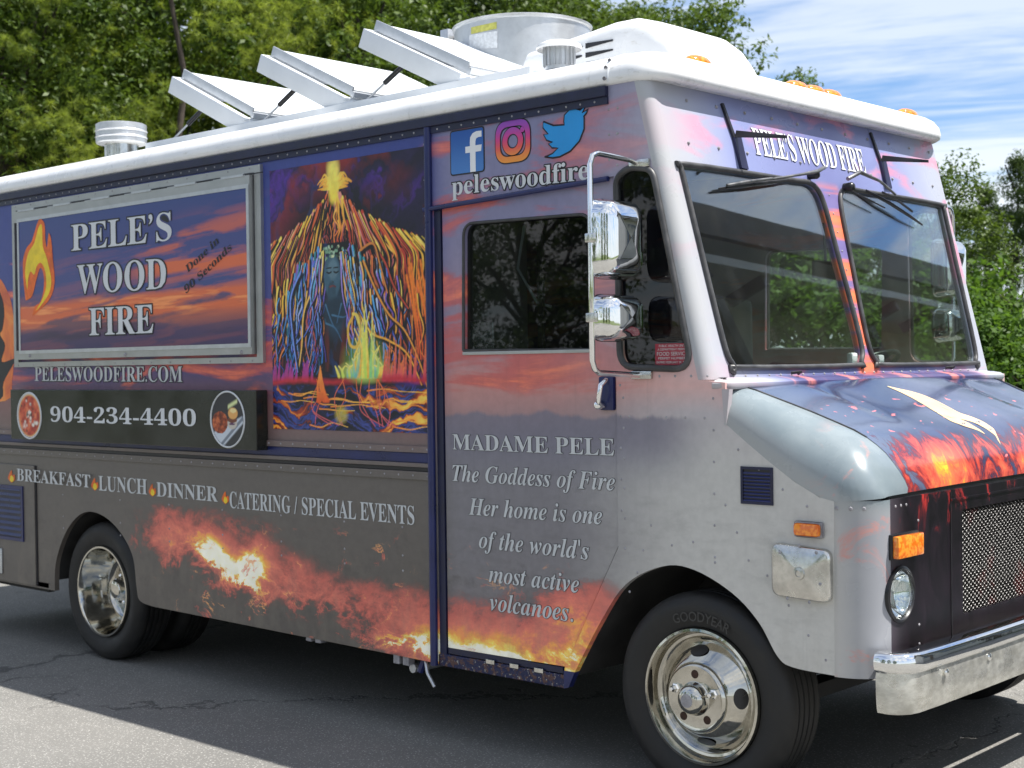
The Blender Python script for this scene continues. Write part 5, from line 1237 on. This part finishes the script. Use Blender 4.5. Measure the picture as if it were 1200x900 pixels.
# air conditioner shroud: smooth hump falling forwards, vaned sides
rings = []
for x_, w, zt in ((-1.66, .30, 3.12), (-1.645, .35, 3.22), (-1.60, .375, 3.262), (-1.45, .38, 3.275), (-1.2, .385, 3.30), (-1.05, .385, 3.318), (-.94, .38, 3.318), (-.85, .37, 3.29), (-.765, .35, 3.225), (-.70, .33, 3.14), (-.64, .30, 3.05), (-.60, .26, 2.94)):
    R = []
    for k in range(25):
        a = PI * k / 24; c_, s_ = math.cos(a), math.sin(a)
        R.append((x_, YC - w * math.copysign(abs(c_) ** .22, c_), 2.93 + (zt - 2.93) * s_ ** .22))
    rings.append(R)
ac = MB().loft(rings, cap=True).build('roof_air_conditioner', M_roof, truck, 50)
for zz_ in (3.12, 3.165, 3.21):
    for xa, xb_ in ((-1.30, -1.22), (-1.195, -1.03)):
        hh_ = .012; MB().add([(xa, .842, zz_ + hh_), (xb_, .842, zz_ + hh_ * .4), (xb_, .842, zz_ - hh_ * .2), (xa, .842, zz_ - hh_), (xa, .868, zz_ + hh_), (xb_, .861, zz_ + hh_ * .4), (xb_, .861, zz_ - hh_ * .2), (xa, .868, zz_ - hh_)], [(0, 1, 2, 3), (0, 4, 5, 1), (3, 2, 6, 7), (1, 5, 6, 2)]).build('vane_slot', M_ink, ac, 0)

# ------------------------------------------------------------------ wheels
def tyre(xc, y_out, w, R=.40, ri=.262, sg=1, par=truck, name='tyre'):
    pr = [(ri, .03), (ri + .006, .012), (ri + .025, .004), (R - .06, -.012), (R - .04, -.006), (R - .02, .004), (R - .006, .018)]
    n_g = 5
    for k in range(n_g):
        a = .03 + (w - .06) * (k + .5) / n_g; pr += [(R, a - (w - .06) / n_g / 2 + .006), (R + .002, a), (R, a + (w - .06) / n_g / 2 - .006), (R - .011, a + (w - .06) / n_g / 2 - .003), (R - .011, a + (w - .06) / n_g / 2 + .003)]
    pr += [(R - .006, w - .018), (R - .02, w - .004), (R - .06, w + .01), (ri, w - .02)]
    return MB().lathe([(r, y_out + sg * d) for r, d in pr], (xc, 0, R), 'y', 72).build(name, M_tyre, par, 40)
def rimpart(prof, xc, yo, sg, name, m_, par, R=.40, n=64, sm=40): return MB().lathe([(r, yo + sg * d) for r, d in prof], (xc, 0, R), 'y', n).build(name, m_, par, sm)
def front_wheel(yo, sg):
    wh = bpy.data.objects.new('wheel', None); COL.objects.link(wh); wh.parent = truck
    ty = tyre(0, yo, .235, sg=sg, par=wh)
    rm = rimpart([(.262, .03), (.266, .008), (.262, -.004), (.252, -.006), (.246, .004), (.243, .030), (.238, .044), (.228, .046), (.222, .036), (.214, .042), (.205, .052), (.196, .046), (.150, -.010), (.138, -.018), (.132, -.016)], 0, yo, sg, 'rim', M_wheel, wh)
    rimpart([(.136, -.016), (.132, -.030), (.124, -.036), (.118, -.034), (.066, -.034), (.062, -.038), (.058, -.062), (.050, -.078), (.036, -.088), (.020, -.090)], 0, yo, sg, 'hub_cover', M_wheel, wh)
    rimpart([(.027, -.086), (.026, -.092), (.0001, -.093)], 0, yo, sg, 'hub_badge', M_rivet, wh, n=20)
    for k in range(5):
        a = PI / 2 + 2 * PI * k / 5; cx_, cz_ = .093 * math.cos(a), .40 + .093 * math.sin(a)
        if k in (1, 4): MB().lathe([(.020, yo - sg * .034), (.019, yo - sg * .042), (.013, yo - sg * .046), (.012, yo - sg * .064), (.008, yo - sg * .07), (.0001, yo - sg * .071)], (cx_, 0, cz_), 'y', 6 if k else 12).build('lug_nut', M_chrome, wh, 30)
        else: MB().lathe([(.0165, yo - sg * .035), (.0001, yo - sg * .0352)], (cx_, 0, cz_), 'y', 16).build('lug_hole', mat_rust, wh, 0)
    for k in range(4):
        a = PI / 2 * k + .08; c_, s_ = math.cos(a), math.sin(a); P = []
        for i in range(20):
            q = 2 * PI * i / 20; lr, lt = .176 + .019 * math.cos(q), .040 * math.sin(q); h_ = yo + sg * ((.046 - (.196 - lr) / .046 * .056) - .0035)
            P.append((lr * c_ - lt * s_, h_, .40 + lr * s_ + lt * c_))
        MB().add(P, [tuple(range(20))]).build('hand_hole', M_black, wh, 0)
    if sg > 0: tyre_text(yo, wh)
    return wh
mat_rust = mat('rusty_hole', fn=varied((.045, .02, .012), .4, 60, .8, .1))
M_tl = mat('moulded_tyre_lettering', fn=varied((.032, .031, .030), .1, 20, .5, .05))
def tyre_text(yo, par):
    a, F = glyphs('GOODYEAR', 'p', .01); w = a[:, 0].max(); P = []
    for q in a:
        th = math.radians(112) - q[0] / w * math.radians(50); r_ = .292 + q[1] / CAPH * .036
        P.append((r_ * math.cos(th), yo - .0135 + .0 * r_, .40 + r_ * math.sin(th)))
    me = bpy.data.meshes.new('tyre_lettering'); me.from_pydata(P, [], F); me.validate(); put('tyre_lettering', me, M_tl, par, 0)
front_wheel(.035, 1); front_wheel(WID - .035, -1)
def rear_wheel(yo, sg):
    wh = bpy.data.objects.new('wheel', None); COL.objects.link(wh); wh.parent = truck; xc = -4.231
    tyre(xc, yo, .22, sg=sg, par=wh); tyre(xc, yo + sg * .30, .22, sg=sg, par=wh)
    rimpart([(.262, .03), (.266, .006), (.262, -.006), (.252, -.006), (.247, .004), (.243, .03), (.236, .045), (.231, .11), (.226, .12), (.222, .17), (.205, .195), (.185, .205), (.155, .205), (.13, .198), (.118, .19), (.10, .188)], xc, yo, sg, 'rim', M_wheel, wh)
    rimpart([(.102, .19), (.098, .160), (.088, .152), (.062, .150), (.058, .09), (.05, .078), (.036, .074), (.0001, .074)], xc, yo, sg, 'hub_cover', M_wheel, wh, n=32)
    for k in range(8):
        a = 2 * PI * k / 8 + .2; MB().lathe([(.013, yo + sg * .152), (.012, yo + sg * .128), (.006, yo + sg * .122), (.0001, yo + sg * .122)], (xc + .078 * math.cos(a), 0, .40 + .078 * math.sin(a)), 'y', 6).build('lug_nut', M_chrome, wh, 30)
    for k in range(4):
        a = PI / 2 * k + .5; c_, s_ = math.cos(a), math.sin(a); P = []
        for i in range(18):
            q = 2 * PI * i / 18; lr, lt = .160 + .022 * math.cos(q), .034 * math.sin(q); P.append((xc + lr * c_ - lt * s_, yo + sg * .1995, .40 + lr * s_ + lt * c_))
        MB().add(P, [tuple(range(18))]).build('hand_hole', M_black, wh, 0)
rear_wheel(.045, 1); rear_wheel(WID - .045, -1)

# ------------------------------------------------------------------ underbody, wheel wells, cab interior
for P, nm in ((archR, 'wheel_well'), (archF, 'wheel_well')):
    Q = P if P is archF else P
    for s_ in (0, 1):
        f_ = (lambda y_: y_) if not s_ else (lambda y_: WID - y_)
        mb = MB(); mb.loft([[(a, f_(.031), b_ + .0) for a, b_ in Q], [(a, f_(.62), b_) for a, b_ in Q]])
        mb.build(nm, M_under, truck, 30)
zi = .93
MB().box(-6.0, .55, .62, WID - .62, .50, .90).build('chassis', M_under, truck, 0)
MB().box(-6.0, -4.78, .04, WID - .04, .42, .55).build('underfloor', M_under, truck, 0)
MB().box(-3.66, -.75, .045, WID - .045, .43, .52).build('underfloor', M_under, truck, 0)
MB().box(-6.06, .10, .035, WID - .035, .945, .965).build('cab_floor', M_inside, truck, 0)
MB().tube([(0, .3, .40), (0, WID - .3, .40)], .05, 12).build('axle', M_under, truck, 40)
MB().tube([(-4.231, .3, .40), (-4.231, WID - .3, .40)], .07, 12).build('axle', M_under, truck, 40)
MB().lathe([(.01, -.2), (.14, -.12), (.17, 0), (.14, .12), (.01, .2)], (-4.231, YC, .40), 'y', 20).build('differential', M_under, truck, 40)
MB().box(.05, .14, .30, 1.9, .30, .36).build('tie_rod', M_under, truck, 0)
MB().tube([(.3, .32, .52), (.55, .45, .50), (.78, .5, .52)], .03, 8).build('steering_link', M_under, truck, 40)
MB().box(-.7, -.45, .62, .95, .35, .55).build('fuel_tank', M_under, truck, 0, .02)
MB().tube([(-1.60, .03, .30), (-1.60, .25, .30)], .022, 12).build('drain_pipe', M_galv, truck, 40)
MB().tube([(-1.50, .02, .345), (-1.47, .0, .30), (-1.42, -.005, .245)], .008, 8).build('door_rod', M_galv, truck, 40)
MB().tube([(-1.53, .04, .345), (-1.55, .03, .29)], .016, 8).build('hose_end', M_blue, truck, 40)
for u_, v_ in ((365, 746), (376, 748), (468, 772), (479, 774)):
    p = S(u_, v_, .03); MB().box(p[0] - .02, p[0] + .02, .01, .05, p[1] - .02, p[1] + .03).build('bolt_clip', M_rivet, truck, 0, .003)
MB().box(-5.6, -4.84, .05, .09, .335, .372).build('skid_rail', M_under, truck, 0)
p = S(58, 686, .02); MB().box(p[0] - .2, p[0] + .03, .0, .03, p[1] - .015, p[1] + .02).build('skirt_bracket', M_galv, truck, 0, .003)
# inside
for s_ in (0, 1):
    f_ = (lambda y_: y_) if not s_ else (lambda y_: WID - y_)
MB().box(-2.3, -2.27, .05, 1.6, .97, 2.78).build('galley_partition', M_inside, truck, 0)
MB().box(-2.27, -1.5, .06, .5, .97, 1.9).build('galley_counter', M_dull, truck, 30, .01)
MB().box(-2.0, -1.7, .1, .4, 1.905, 2.2).build('galley_kettle', M_dull, truck, 30, .03)
MB().box(-.16, .06, .14, WID - .14, 1.30, 1.60).build('dashboard', M_black, truck, 30, .03)
MB().box(-.3, .04, .82, 1.62, .98, 1.45).build('engine_cover', M_seat, truck, 30, .06)
MB().box(-6.05, -.25, .06, WID - .06, 2.74, 2.76).build('ceiling_panel', M_inside, truck, 0)
seat = bpy.data.objects.new('driver_seat', None); COL.objects.link(seat); seat.parent = truck
MB().box(-1.0, -.55, 1.55, 2.0, 1.28, 1.42).build('seat_cushion', M_seat, seat, 40, .04); MB().box(-1.12, -1.0, 1.56, 1.99, 1.40, 2.02).build('backrest', M_seat, seat, 40, .05)
MB().box(-.9, -.7, 1.68, 1.88, .965, 1.28).build('pedestal', M_black, seat, 0)
c_ = Vector((-.30, 1.76, 1.62)); ax = Vector((-.45, 0, .9)).normalized(); u1 = Vector((0, 1, 0)); u2 = ax.cross(u1)
sw = MB().tube([c_ + (u1 * math.cos(k * 2 * PI / 40) + u2 * math.sin(k * 2 * PI / 40)) * .235 for k in range(40)], .013, 8, True).build('steering_wheel', M_black, truck, 50)
for k in range(3):
    a = k * 2 * PI / 3 + .5; MB().tube([c_ - ax * .04, c_ + (u1 * math.cos(a) + u2 * math.sin(a)) * .23], .012, 6).build('spoke', M_black, sw, 40)
MB().tube([c_ - ax * .02, c_ - ax * .45], .022, 8).build('steering_column', M_black, sw, 40)
MB().box(-.02, .02, 1.14, 1.30, 2.18, 2.22) if False else None
im_ = MB().box(-.10, -.08, 1.05, 1.27, 2.05, 2.13).build('interior_mirror', M_black, truck, 30, .01)
MB().tube([(-.09, 1.16, 2.13), (-.10, 1.16, 2.3)], .006, 6).build('mirror_stem', M_black, im_, 30)
for y_, z_ in ((1.12, 1.69), (1.36, 1.68)): MB().box(.03, .06, y_, y_ + .05, z_ - .03, z_ + .03).build('paper_tag', M_white, truck, 30, .01)
MB().tube([(-.9, .06, 2.28), (-.95, .07, 2.1), (-.85, .08, 1.95), (-.78, .09, 1.93)], .006, 6).build('hanging_cord', M_white, truck, 50)

# ================================================================== SURROUNDINGS
def sheet(name, x0, x1, y0_, y1, z, m, kind='structure', zf=None, nx=1, ny_=1):
    xs_, ys_ = np.linspace(x0, x1, nx + 1), np.linspace(y0_, y1, ny_ + 1); vs = [(a, b_, zf(a, b_) if zf else z) for b_ in ys_ for a in xs_]
    f = [(j * (nx + 1) + i, j * (nx + 1) + i + 1, (j + 1) * (nx + 1) + i + 1, (j + 1) * (nx + 1) + i) for j in range(ny_) for i in range(nx)]
    me = bpy.data.meshes.new(name); me.from_pydata(vs, [], f); o = put(name, me, m, None, 60 if zf else None); o['kind'] = kind; return o
sheet('ground', -700, 700, -700, 700, -.02, M_grass)
sheet('asphalt_lot', -30, 22, -30, 7.0, 0, M_asphalt)
def bank(a, b_):
    d = b_ - 7.3; return -.012 + 1.15 * (1 - math.exp(-max(0, d) / 4.)) + .12 * math.sin(a * .6 + b_ * .4) * min(1, max(0, d) / 3)
sheet('grass_bank', -60, 1.5, 7.05, 55, 0, M_grass, zf=bank, nx=90, ny_=50)
# grass blades along the bank
def blades(name, n, seed, x0, x1, y0_, y1, h, m):
    r = np.random.default_rng(seed); x_ = r.uniform(x0, x1, n); y_ = r.uniform(y0_, y1, n); z_ = np.array([bank(a, b_) for a, b_ in zip(x_, y_)])
    an = r.uniform(0, 6.28, n); w = .012; hh_ = r.uniform(.5, 1.3, n) * h; lx, ly = r.normal(0, .3, n) * hh_, r.normal(0, .3, n) * hh_
    co = np.empty((n, 3, 3)); co[:, 0] = np.stack([x_ - np.cos(an) * w, y_ - np.sin(an) * w, z_], -1); co[:, 1] = np.stack([x_ + np.cos(an) * w, y_ + np.sin(an) * w, z_], -1); co[:, 2] = np.stack([x_ + lx, y_ + ly, z_ + hh_], -1)
    me = npmesh(name, co.reshape(-1, 3), 3); return tag(put(name, me, m), kind='stuff', label='uncut green grass along the bank behind the truck', cat='grass')
def npmesh(name, co, k):
    n = len(co) // k; me = bpy.data.meshes.new(name); me.vertices.add(len(co)); me.vertices.foreach_set('co', co.astype(np.float32).ravel())
    me.loops.add(n * k); me.loops.foreach_set('vertex_index', np.arange(n * k, dtype=np.int32)); me.polygons.add(n); me.polygons.foreach_set('loop_start', np.arange(0, n * k, k, dtype=np.int32))
    me.update(calc_edges=True); return me
blades('tall_grass', 60000, 5, -16, 1.4, 7.2, 15, .28, M_lime)

# foliage: leaf-sized faces in clumps
def leaves(centres, per, spread, size, seed, droop=.2, flat_=.6):
    r = np.random.default_rng(seed); n = len(centres) * per; c = np.repeat(np.array(centres), per, 0)
    d = r.normal(size=(n, 3)); d /= np.linalg.norm(d, axis=1)[:, None]; rad = r.uniform(.15, 1, n) ** .5
    sp = np.repeat(r.uniform(.6, 1.25, len(centres)) * spread, per)
    p = c + d * (rad * sp)[:, None] * np.array([1, 1, .72])
    nrm = d * .55 + r.normal(size=(n, 3)) * .6 + np.array([0, 0, flat_]); nrm /= np.linalg.norm(nrm, axis=1)[:, None]
    a = np.cross(nrm, r.normal(size=(n, 3))); a /= np.linalg.norm(a, axis=1)[:, None]; b_ = np.cross(nrm, a)
    s_ = (r.uniform(.6, 1.3, n) * size)[:, None]
    co = np.stack([p - a * s_, p - b_ * s_ * .48 + nrm * s_ * .12, p + a * s_, p + b_ * s_ * .48 + nrm * s_ * .12], 1)
    return co.reshape(-1, 3)
def needles(centres, per, length, seed):
    r = np.random.default_rng(seed); n = len(centres) * per; c = np.repeat(np.array(centres), per, 0)
    ax_ = r.normal(size=(len(centres), 3)) + np.array([0, 0, .5]); ax_ /= np.linalg.norm(ax_, axis=1)[:, None]
    d = r.normal(size=(n, 3)) * .62 + np.repeat(ax_, per, 0) * .6; d /= np.linalg.norm(d, axis=1)[:, None]
    l = r.uniform(.6, 1.1, n)[:, None] * length; sd_ = np.cross(d, r.normal(size=(n, 3))); sd_ /= np.linalg.norm(sd_, axis=1)[:, None]
    tip = c + d * l - np.array([0, 0, 1]) * l * .12; w = .0027
    return np.stack([c - sd_ * w, c + sd_ * w, tip], 1).reshape(-1, 3)
def crown_pts(n, R, H0, H1, seed, shape='round', hollow=.45):
    r = random.Random(seed); out = []; lob = [(r.uniform(0, 6.28), r.uniform(.1, .95), r.uniform(.30, .55)) for _ in range(9)]
    while len(out) < n:
        u = r.random(); a = r.uniform(0, 6.28); z_ = H0 + (H1 - H0) * u
        if shape == 'round': pr = math.sin(PI * min(1, .12 + u * .88)) ** .55
        elif shape == 'cone': pr = (1 - u) ** .8 + .05
        else: pr = (.55 + .45 * math.sin(PI * u)) * (1 - .5 * u)
        k = 1 + .22 * math.sin(a * 3 + seed + u * 7) + .14 * math.sin(a * 7 + u * 13 + seed * 2)
        q = R * pr * k * (hollow + (1 - hollow) * r.random() ** .5)
        out.append((q * math.cos(a), q * math.sin(a), z_ + r.uniform(-.15, .15)))
    return out
PROTO = {}
def proto(kind, seed):
    key = (kind, seed)
    if key in PROTO: return PROTO[key]
    if kind == 'oak': C = crown_pts(270, 2.5, 1.0, 7.4, seed, 'round', .35); me = npmesh('crown', leaves(C, 190, .45, .048, seed), 4); H_ = 6.
    elif kind == 'thin': C = crown_pts(70, 1.6, 1.8, 6.2, seed, 'tall'); me = npmesh('crown', leaves(C, 170, .36, .045, seed), 4); H_ = 5.4
    elif kind == 'shrub': C = crown_pts(70, 1.25, .2, 2.7, seed); me = npmesh('crown', leaves(C, 130, .34, .052, seed), 4); H_ = 2.0
    elif kind == 'cedar': C = crown_pts(150, 1.5, .3, 6.2, seed, 'cone', .3); me = npmesh('crown', leaves(C, 160, .26, .034, seed, flat_=.1), 4); H_ = 6.
    else:
        r = random.Random(seed); C0 = crown_pts(150, 2.7, 2.0, 8.4, seed, 'round', .45)
        C = [(c[0] + r.gauss(0, .19), c[1] + r.gauss(0, .19), c[2] + r.gauss(0, .12)) for c in C0 for _ in range(18)]
        me = npmesh('crown', needles(C, 80, .115, seed), 3); H_ = 7.6
    # trunk with limbs reaching into the crown
    r = random.Random(seed + 5); tr = {'oak': .15, 'thin': .07, 'shrub': .04, 'cedar': .10, 'pine': .09}[kind]
    path = [(r.gauss(0, .03) * i, r.gauss(0, .03) * i, H_ * i / 7) for i in range(8)]
    t_ = MB().tube(path, [tr * (1 - i / 8.5) for i in range(8)], 9); limbs = []
    for k in range(18 if kind == 'oak' else 3 if kind == 'pine' else 12):
        e = Vector(r.choice(C)) * .92; h_ = max(.3, min(H_ * .95, e.z * r.uniform(.5, .8))); s_ = Vector((0, 0, h_)); m_ = s_.lerp(e, .5) + Vector((r.gauss(0, .1), r.gauss(0, .1), r.uniform(0, .3)))
        limbs.append(MB().tube([s_, m_, e, e + (e - m_) * .3], [tr * .38, tr * .24, tr * .1, tr * .04], 6))
    lm_ = MB()
    for q in limbs: lm_.add(q.v, q.f)
    PROTO[key] = (me, t_.mesh('trunk'), lm_.mesh('limb')); return PROTO[key]
LM = {'oak': M_oak, 'thin': M_oak, 'shrub': M_lime, 'cedar': M_cedar_shade, 'pine': M_pine}
NM = {'oak': 'oak_tree', 'thin': 'young_tree', 'shrub': 'shrub', 'cedar': 'cedar_tree', 'pine': 'pine_tree'}
def plant(kind, seed, x_, y_, s_, rz, label, group=None, m=None, base=None):
    cr, tk, lb = proto(kind, seed); z_ = bank(x_, y_) if base is None and y_ > 7.05 and x_ < 1.5 else (base or 0)
    o = thing(NM[kind], label, 'shrub' if kind == 'shrub' else 'tree', (x_, y_, z_), rz, group); o.scale = (s_, s_, s_)
    c = bpy.data.objects.new('crown', cr); COL.objects.link(c); c.parent = o
    if len(cr.materials) == 0: cr.materials.append(LM[kind])
    if m: c.material_slots[0].link = 'OBJECT'; c.material_slots[0].material = m
    for nm, me in (('trunk', tk), ('limbs', lb)):
        q = bpy.data.objects.new(nm, me); COL.objects.link(q); q.parent = o
        if len(me.materials) == 0: me.materials.append(M_bark); shade(me, 60)
    return o
def at(u, dist):                       # the place on the ground in the direction of column u
    d = F_ * CAM['f'] + R_ * (u - 600); d.z = 0; d.normalize(); return CAM['C'][0] + d.x * dist, CAM['C'][1] + d.y * dist

G1, G2 = 'trees behind the truck', 'shrubs on the bank behind the truck'
def P_(kind, seed, u, dist, s_, rz, label, group, **k):
    x_, y_ = at(u, dist); return plant(kind, seed, x_, y_, s_, rz, label, group, **k)
P_('oak', 1, 20, 18.5, .95, .3, 'dense dark oak at the left edge of the photo, behind the rear flue', G1)
P_('oak', 2, -120, 20, 1.05, 2.1, 'oak just beyond the left edge of the frame, behind the truck tail', G1)
P_('pine', 1, 215, 16.8, .92, .5, 'yellow-green long-needled pine above the rear roof hatch', G1)
P_('pine', 1, 75, 19.5, 1.05, 2.8, 'second pine, half hidden behind the oak at the far left', G1)
P_('oak', 3, 150, 23, 1.2, 1.1, 'tall dark oak filling the gaps behind the yellow-green pine', G1)
P_('oak', 2, 330, 19.5, 1.0, 4.1, 'glossy-leaved oak right of the pine, above the middle roof hatch', G1)
P_('oak', 3, 440, 17.8, .90, 3.3, 'bright oak above the front roof hatch', G1)
P_('oak', 1, 560, 21.5, .98, 5.2, 'oak standing behind the exhaust fan drum', G1)
P_('oak', 2, 520, 25.5, 1.3, .9, 'rear oak seen between the hatches and the fan drum', G1, m=M_cedar_shade)  # this and the next back oaks: shade put into a darker leaf colour
P_('oak', 3, 290, 26, 1.35, 1.9, 'large shade-coloured oak at the back, over the middle hatch', G1, m=M_cedar_shade)
P_('oak', 2, 10, 25, 1.3, 3.0, 'large shade-coloured oak at the back, in the top left corner', G1, m=M_cedar_shade)
P_('oak', 1, 130, 29, 1.5, 4.4, 'largest shade-coloured oak at the very back, behind the rear flue', G1, m=M_cedar_shade)
P_('oak', 2, 420, 29, 1.5, 2.6, 'shade-coloured oak at the very back, between the middle and front hatches', G1, m=M_cedar_shade)
P_('oak', 3, 668, 25, .96, 5.9, 'lower oak behind the fan drum and the air conditioner tail', G1)
P_('oak', 2, 742, 27, .98, 1.4, 'oak crown showing between the fan drum and the air conditioner hump', G1)
P_('thin', 2, 812, 19.5, .92, 5.0, 'leafy young tree right behind the air conditioner hump', G1)
P_('thin', 1, 850, 18.0, .86, .4, 'slender young tree whose top shows above the air conditioner hump', G1)
P_('thin', 2, 925, 19.0, .72, 1.7, 'small tree with its tip showing over the cab roof edge', G1)
P_('thin', 1, 778, 21.5, .88, 2.9, 'young tree behind the tail of the air conditioner', G1)
P_('thin', 2, 1108, 14.8, .51, .2, 'young tree reaching up beside the far corner of the cab', G1)
P_('thin', 1, 1010, 18.0, .60, .9, 'low young tree behind the cab roof, seen through the windscreen', G1)
P_('cedar', 1, 1195, 20.0, .54, .6, 'dark conical cedar at the right edge of the photo', G1)
P_('cedar', 2, 1158, 23.5, .52, 2.2, 'cedar left of the one at the right edge, under the small cloud', G1)
P_('cedar', 1, 1245, 18.0, .66, 4.0, 'cedar just beyond the right edge of the frame', G1)
P_('oak', 1, 1120, 26, .42, 3.1, 'low broad oak far behind the cab, left of the cedars', G1)
for i, (u, d_, s_, lb_) in enumerate(((1180, 13.6, .66, 'bright green shrub right of the far windscreen corner'), (1128, 14.0, .74, 'green shrub next to the far windscreen corner'), (1075, 14.2, .86, 'shrub seen through the far windscreen'), (1020, 19.6, .95, 'shrub behind the centre pillar of the windscreens'),
                                     (960, 15, .95, 'shrub seen through the near windscreen'), (900, 15.4, 1.0, 'shrub behind the near corner of the cab'), (1225, 14.4, .8, 'shrub just beyond the right edge of the frame'), (820, 16, 1.0, 'shrub hidden behind the cab door'), (560, 18, 1.1, 'shrub hidden behind the painted side'))):
    P_('shrub', 1 + i % 3, u, d_, s_, i * 1.3, lb_, G2)
# trees across the lot, behind the viewer: they show in the glass and the chrome
for i, (x_, y_, k_) in enumerate(((-16, -17, 'oak'), (-9, -19, 'pine'), (-3, -21, 'oak'), (4, -20, 'oak'), (11, -18, 'oak'), (-22, -12, 'oak'), (-24, -4, 'pine'))):
    plant(k_, 1 + i % (1 if k_ == 'pine' else 3), x_, y_, 1.15, i * 1.1, ('pine' if k_ == 'pine' else 'oak') + ' across the lot, reflected in the side glass, number %d from the street' % (i + 1) if False else ['oak', 'pine', 'oak', 'oak', 'oak', 'oak', 'pine'][i] + [' across the lot at the far left of the row behind the viewer', ' in the row behind the viewer, second along', ' in the middle of the row behind the viewer', ' right of the middle in the row behind the viewer', ' at the right end of the row behind the viewer', ' at the rear left corner of the lot', ' at the rear edge of the lot, behind the truck'][i], 'trees on the other side of the lot')

# fence at the right: weathered posts and wire
fx, fy = at(1160, 13.0)
fn = thing('wire_fence', 'weathered post and wire fence in front of the shrubs at the right edge', 'fence', (0, 0, 0))
pts_ = []
for k in range(-3, 4):
    x_, y_ = fx + k * 1.15, fy - k * .06; z_ = bank(x_, y_); pts_.append((x_, y_, z_))
    MB().tube([(x_, y_, z_ - .1), (x_ + .01, y_, z_ + .62), (x_ + .015, y_, z_ + .66)], [.045, .042, .02], 8).build('fence_post', M_wood, fn, 50)
for h_ in (.12, .26, .40, .54): MB().tube([(a, b_ - .045, c + h_) for a, b_, c in pts_], .004, 4).build('wire', M_wire, fn, 0)
stv = MB()
for i in range(len(pts_) - 1):
    for k in range(8):
        a = Vector(pts_[i]).lerp(Vector(pts_[i + 1]), k / 8); stv.tube([a + Vector((0, -.045, .1)), a + Vector((0, -.045, .56))], .0025, 4)
stv.build('fence_wire_verticals', M_wire, fn, 0, kind='stuff')
x_, y_ = at(1163, 12.4); bd = MB().box(x_ - .05, x_ + .05, y_ - .012, y_ + .012, bank(x_, y_) - .1, bank(x_, y_) + .86)
tag(bd.build('wooden_stake', M_wood, None, 0), 'pale wooden stake standing up right of the far windscreen corner', 'stake')

# building in front of the truck, mirrored in the windscreens
bld = thing('building', 'low pale building with a brown eave, mirrored in the truck windscreens', 'building', (6.5, 21, 0), math.atan2(-17, -1.8))
MB().box(0, 17, .8, 8, 0, 5.7).build('wall', M_wall, bld, 0)
rf = MB(); rf.add([(-.6, -.5, 6.0), (17.6, -.5, 6.0), (17.6, 4.4, 6.12), (-.6, 4.4, 6.12), (17.6, 8.6, 6.0), (-.6, 8.6, 6.0)], [(0, 1, 2, 3), (3, 2, 4, 5)]); rf.add([(-.6, -.5, 5.96), (17.6, -.5, 5.96), (17.6, 8.6, 5.96), (-.6, 8.6, 5.96)], [(0, 3, 2, 1)])
ro = rf.build('roof', M_fascia, bld, 0)
MB().box(-.62, 17.62, -.56, -.5, 5.62, 6.04).build('fascia', M_fascia, ro, 0)
MB().box(-.5, 17.5, -.45, .8, 5.68, 5.74).build('soffit', M_metroof, bld, 0)
for k in range(5):
    MB().box(.4 + k * 4, .62 + k * 4, -.3, -.08, 0, 5.68).build('post', M_fascia, bld, 0)
    MB().box(1.2 + k * 3.3, 2.9 + k * 3.3, .74, .8, 1.6, 4.9).build('window', M_bluedoor, bld, 0)
MB().box(7, 16.9, -1.1, -.6, 4.78, 4.88).build('awning', M_metroof, bld, 0)
for k in range(9): MB().box(7.2 + k * 1.15, 7.28 + k * 1.15, -1.05, -.6, 4.66, 4.78).build('rafter', M_fascia, bld, 0)
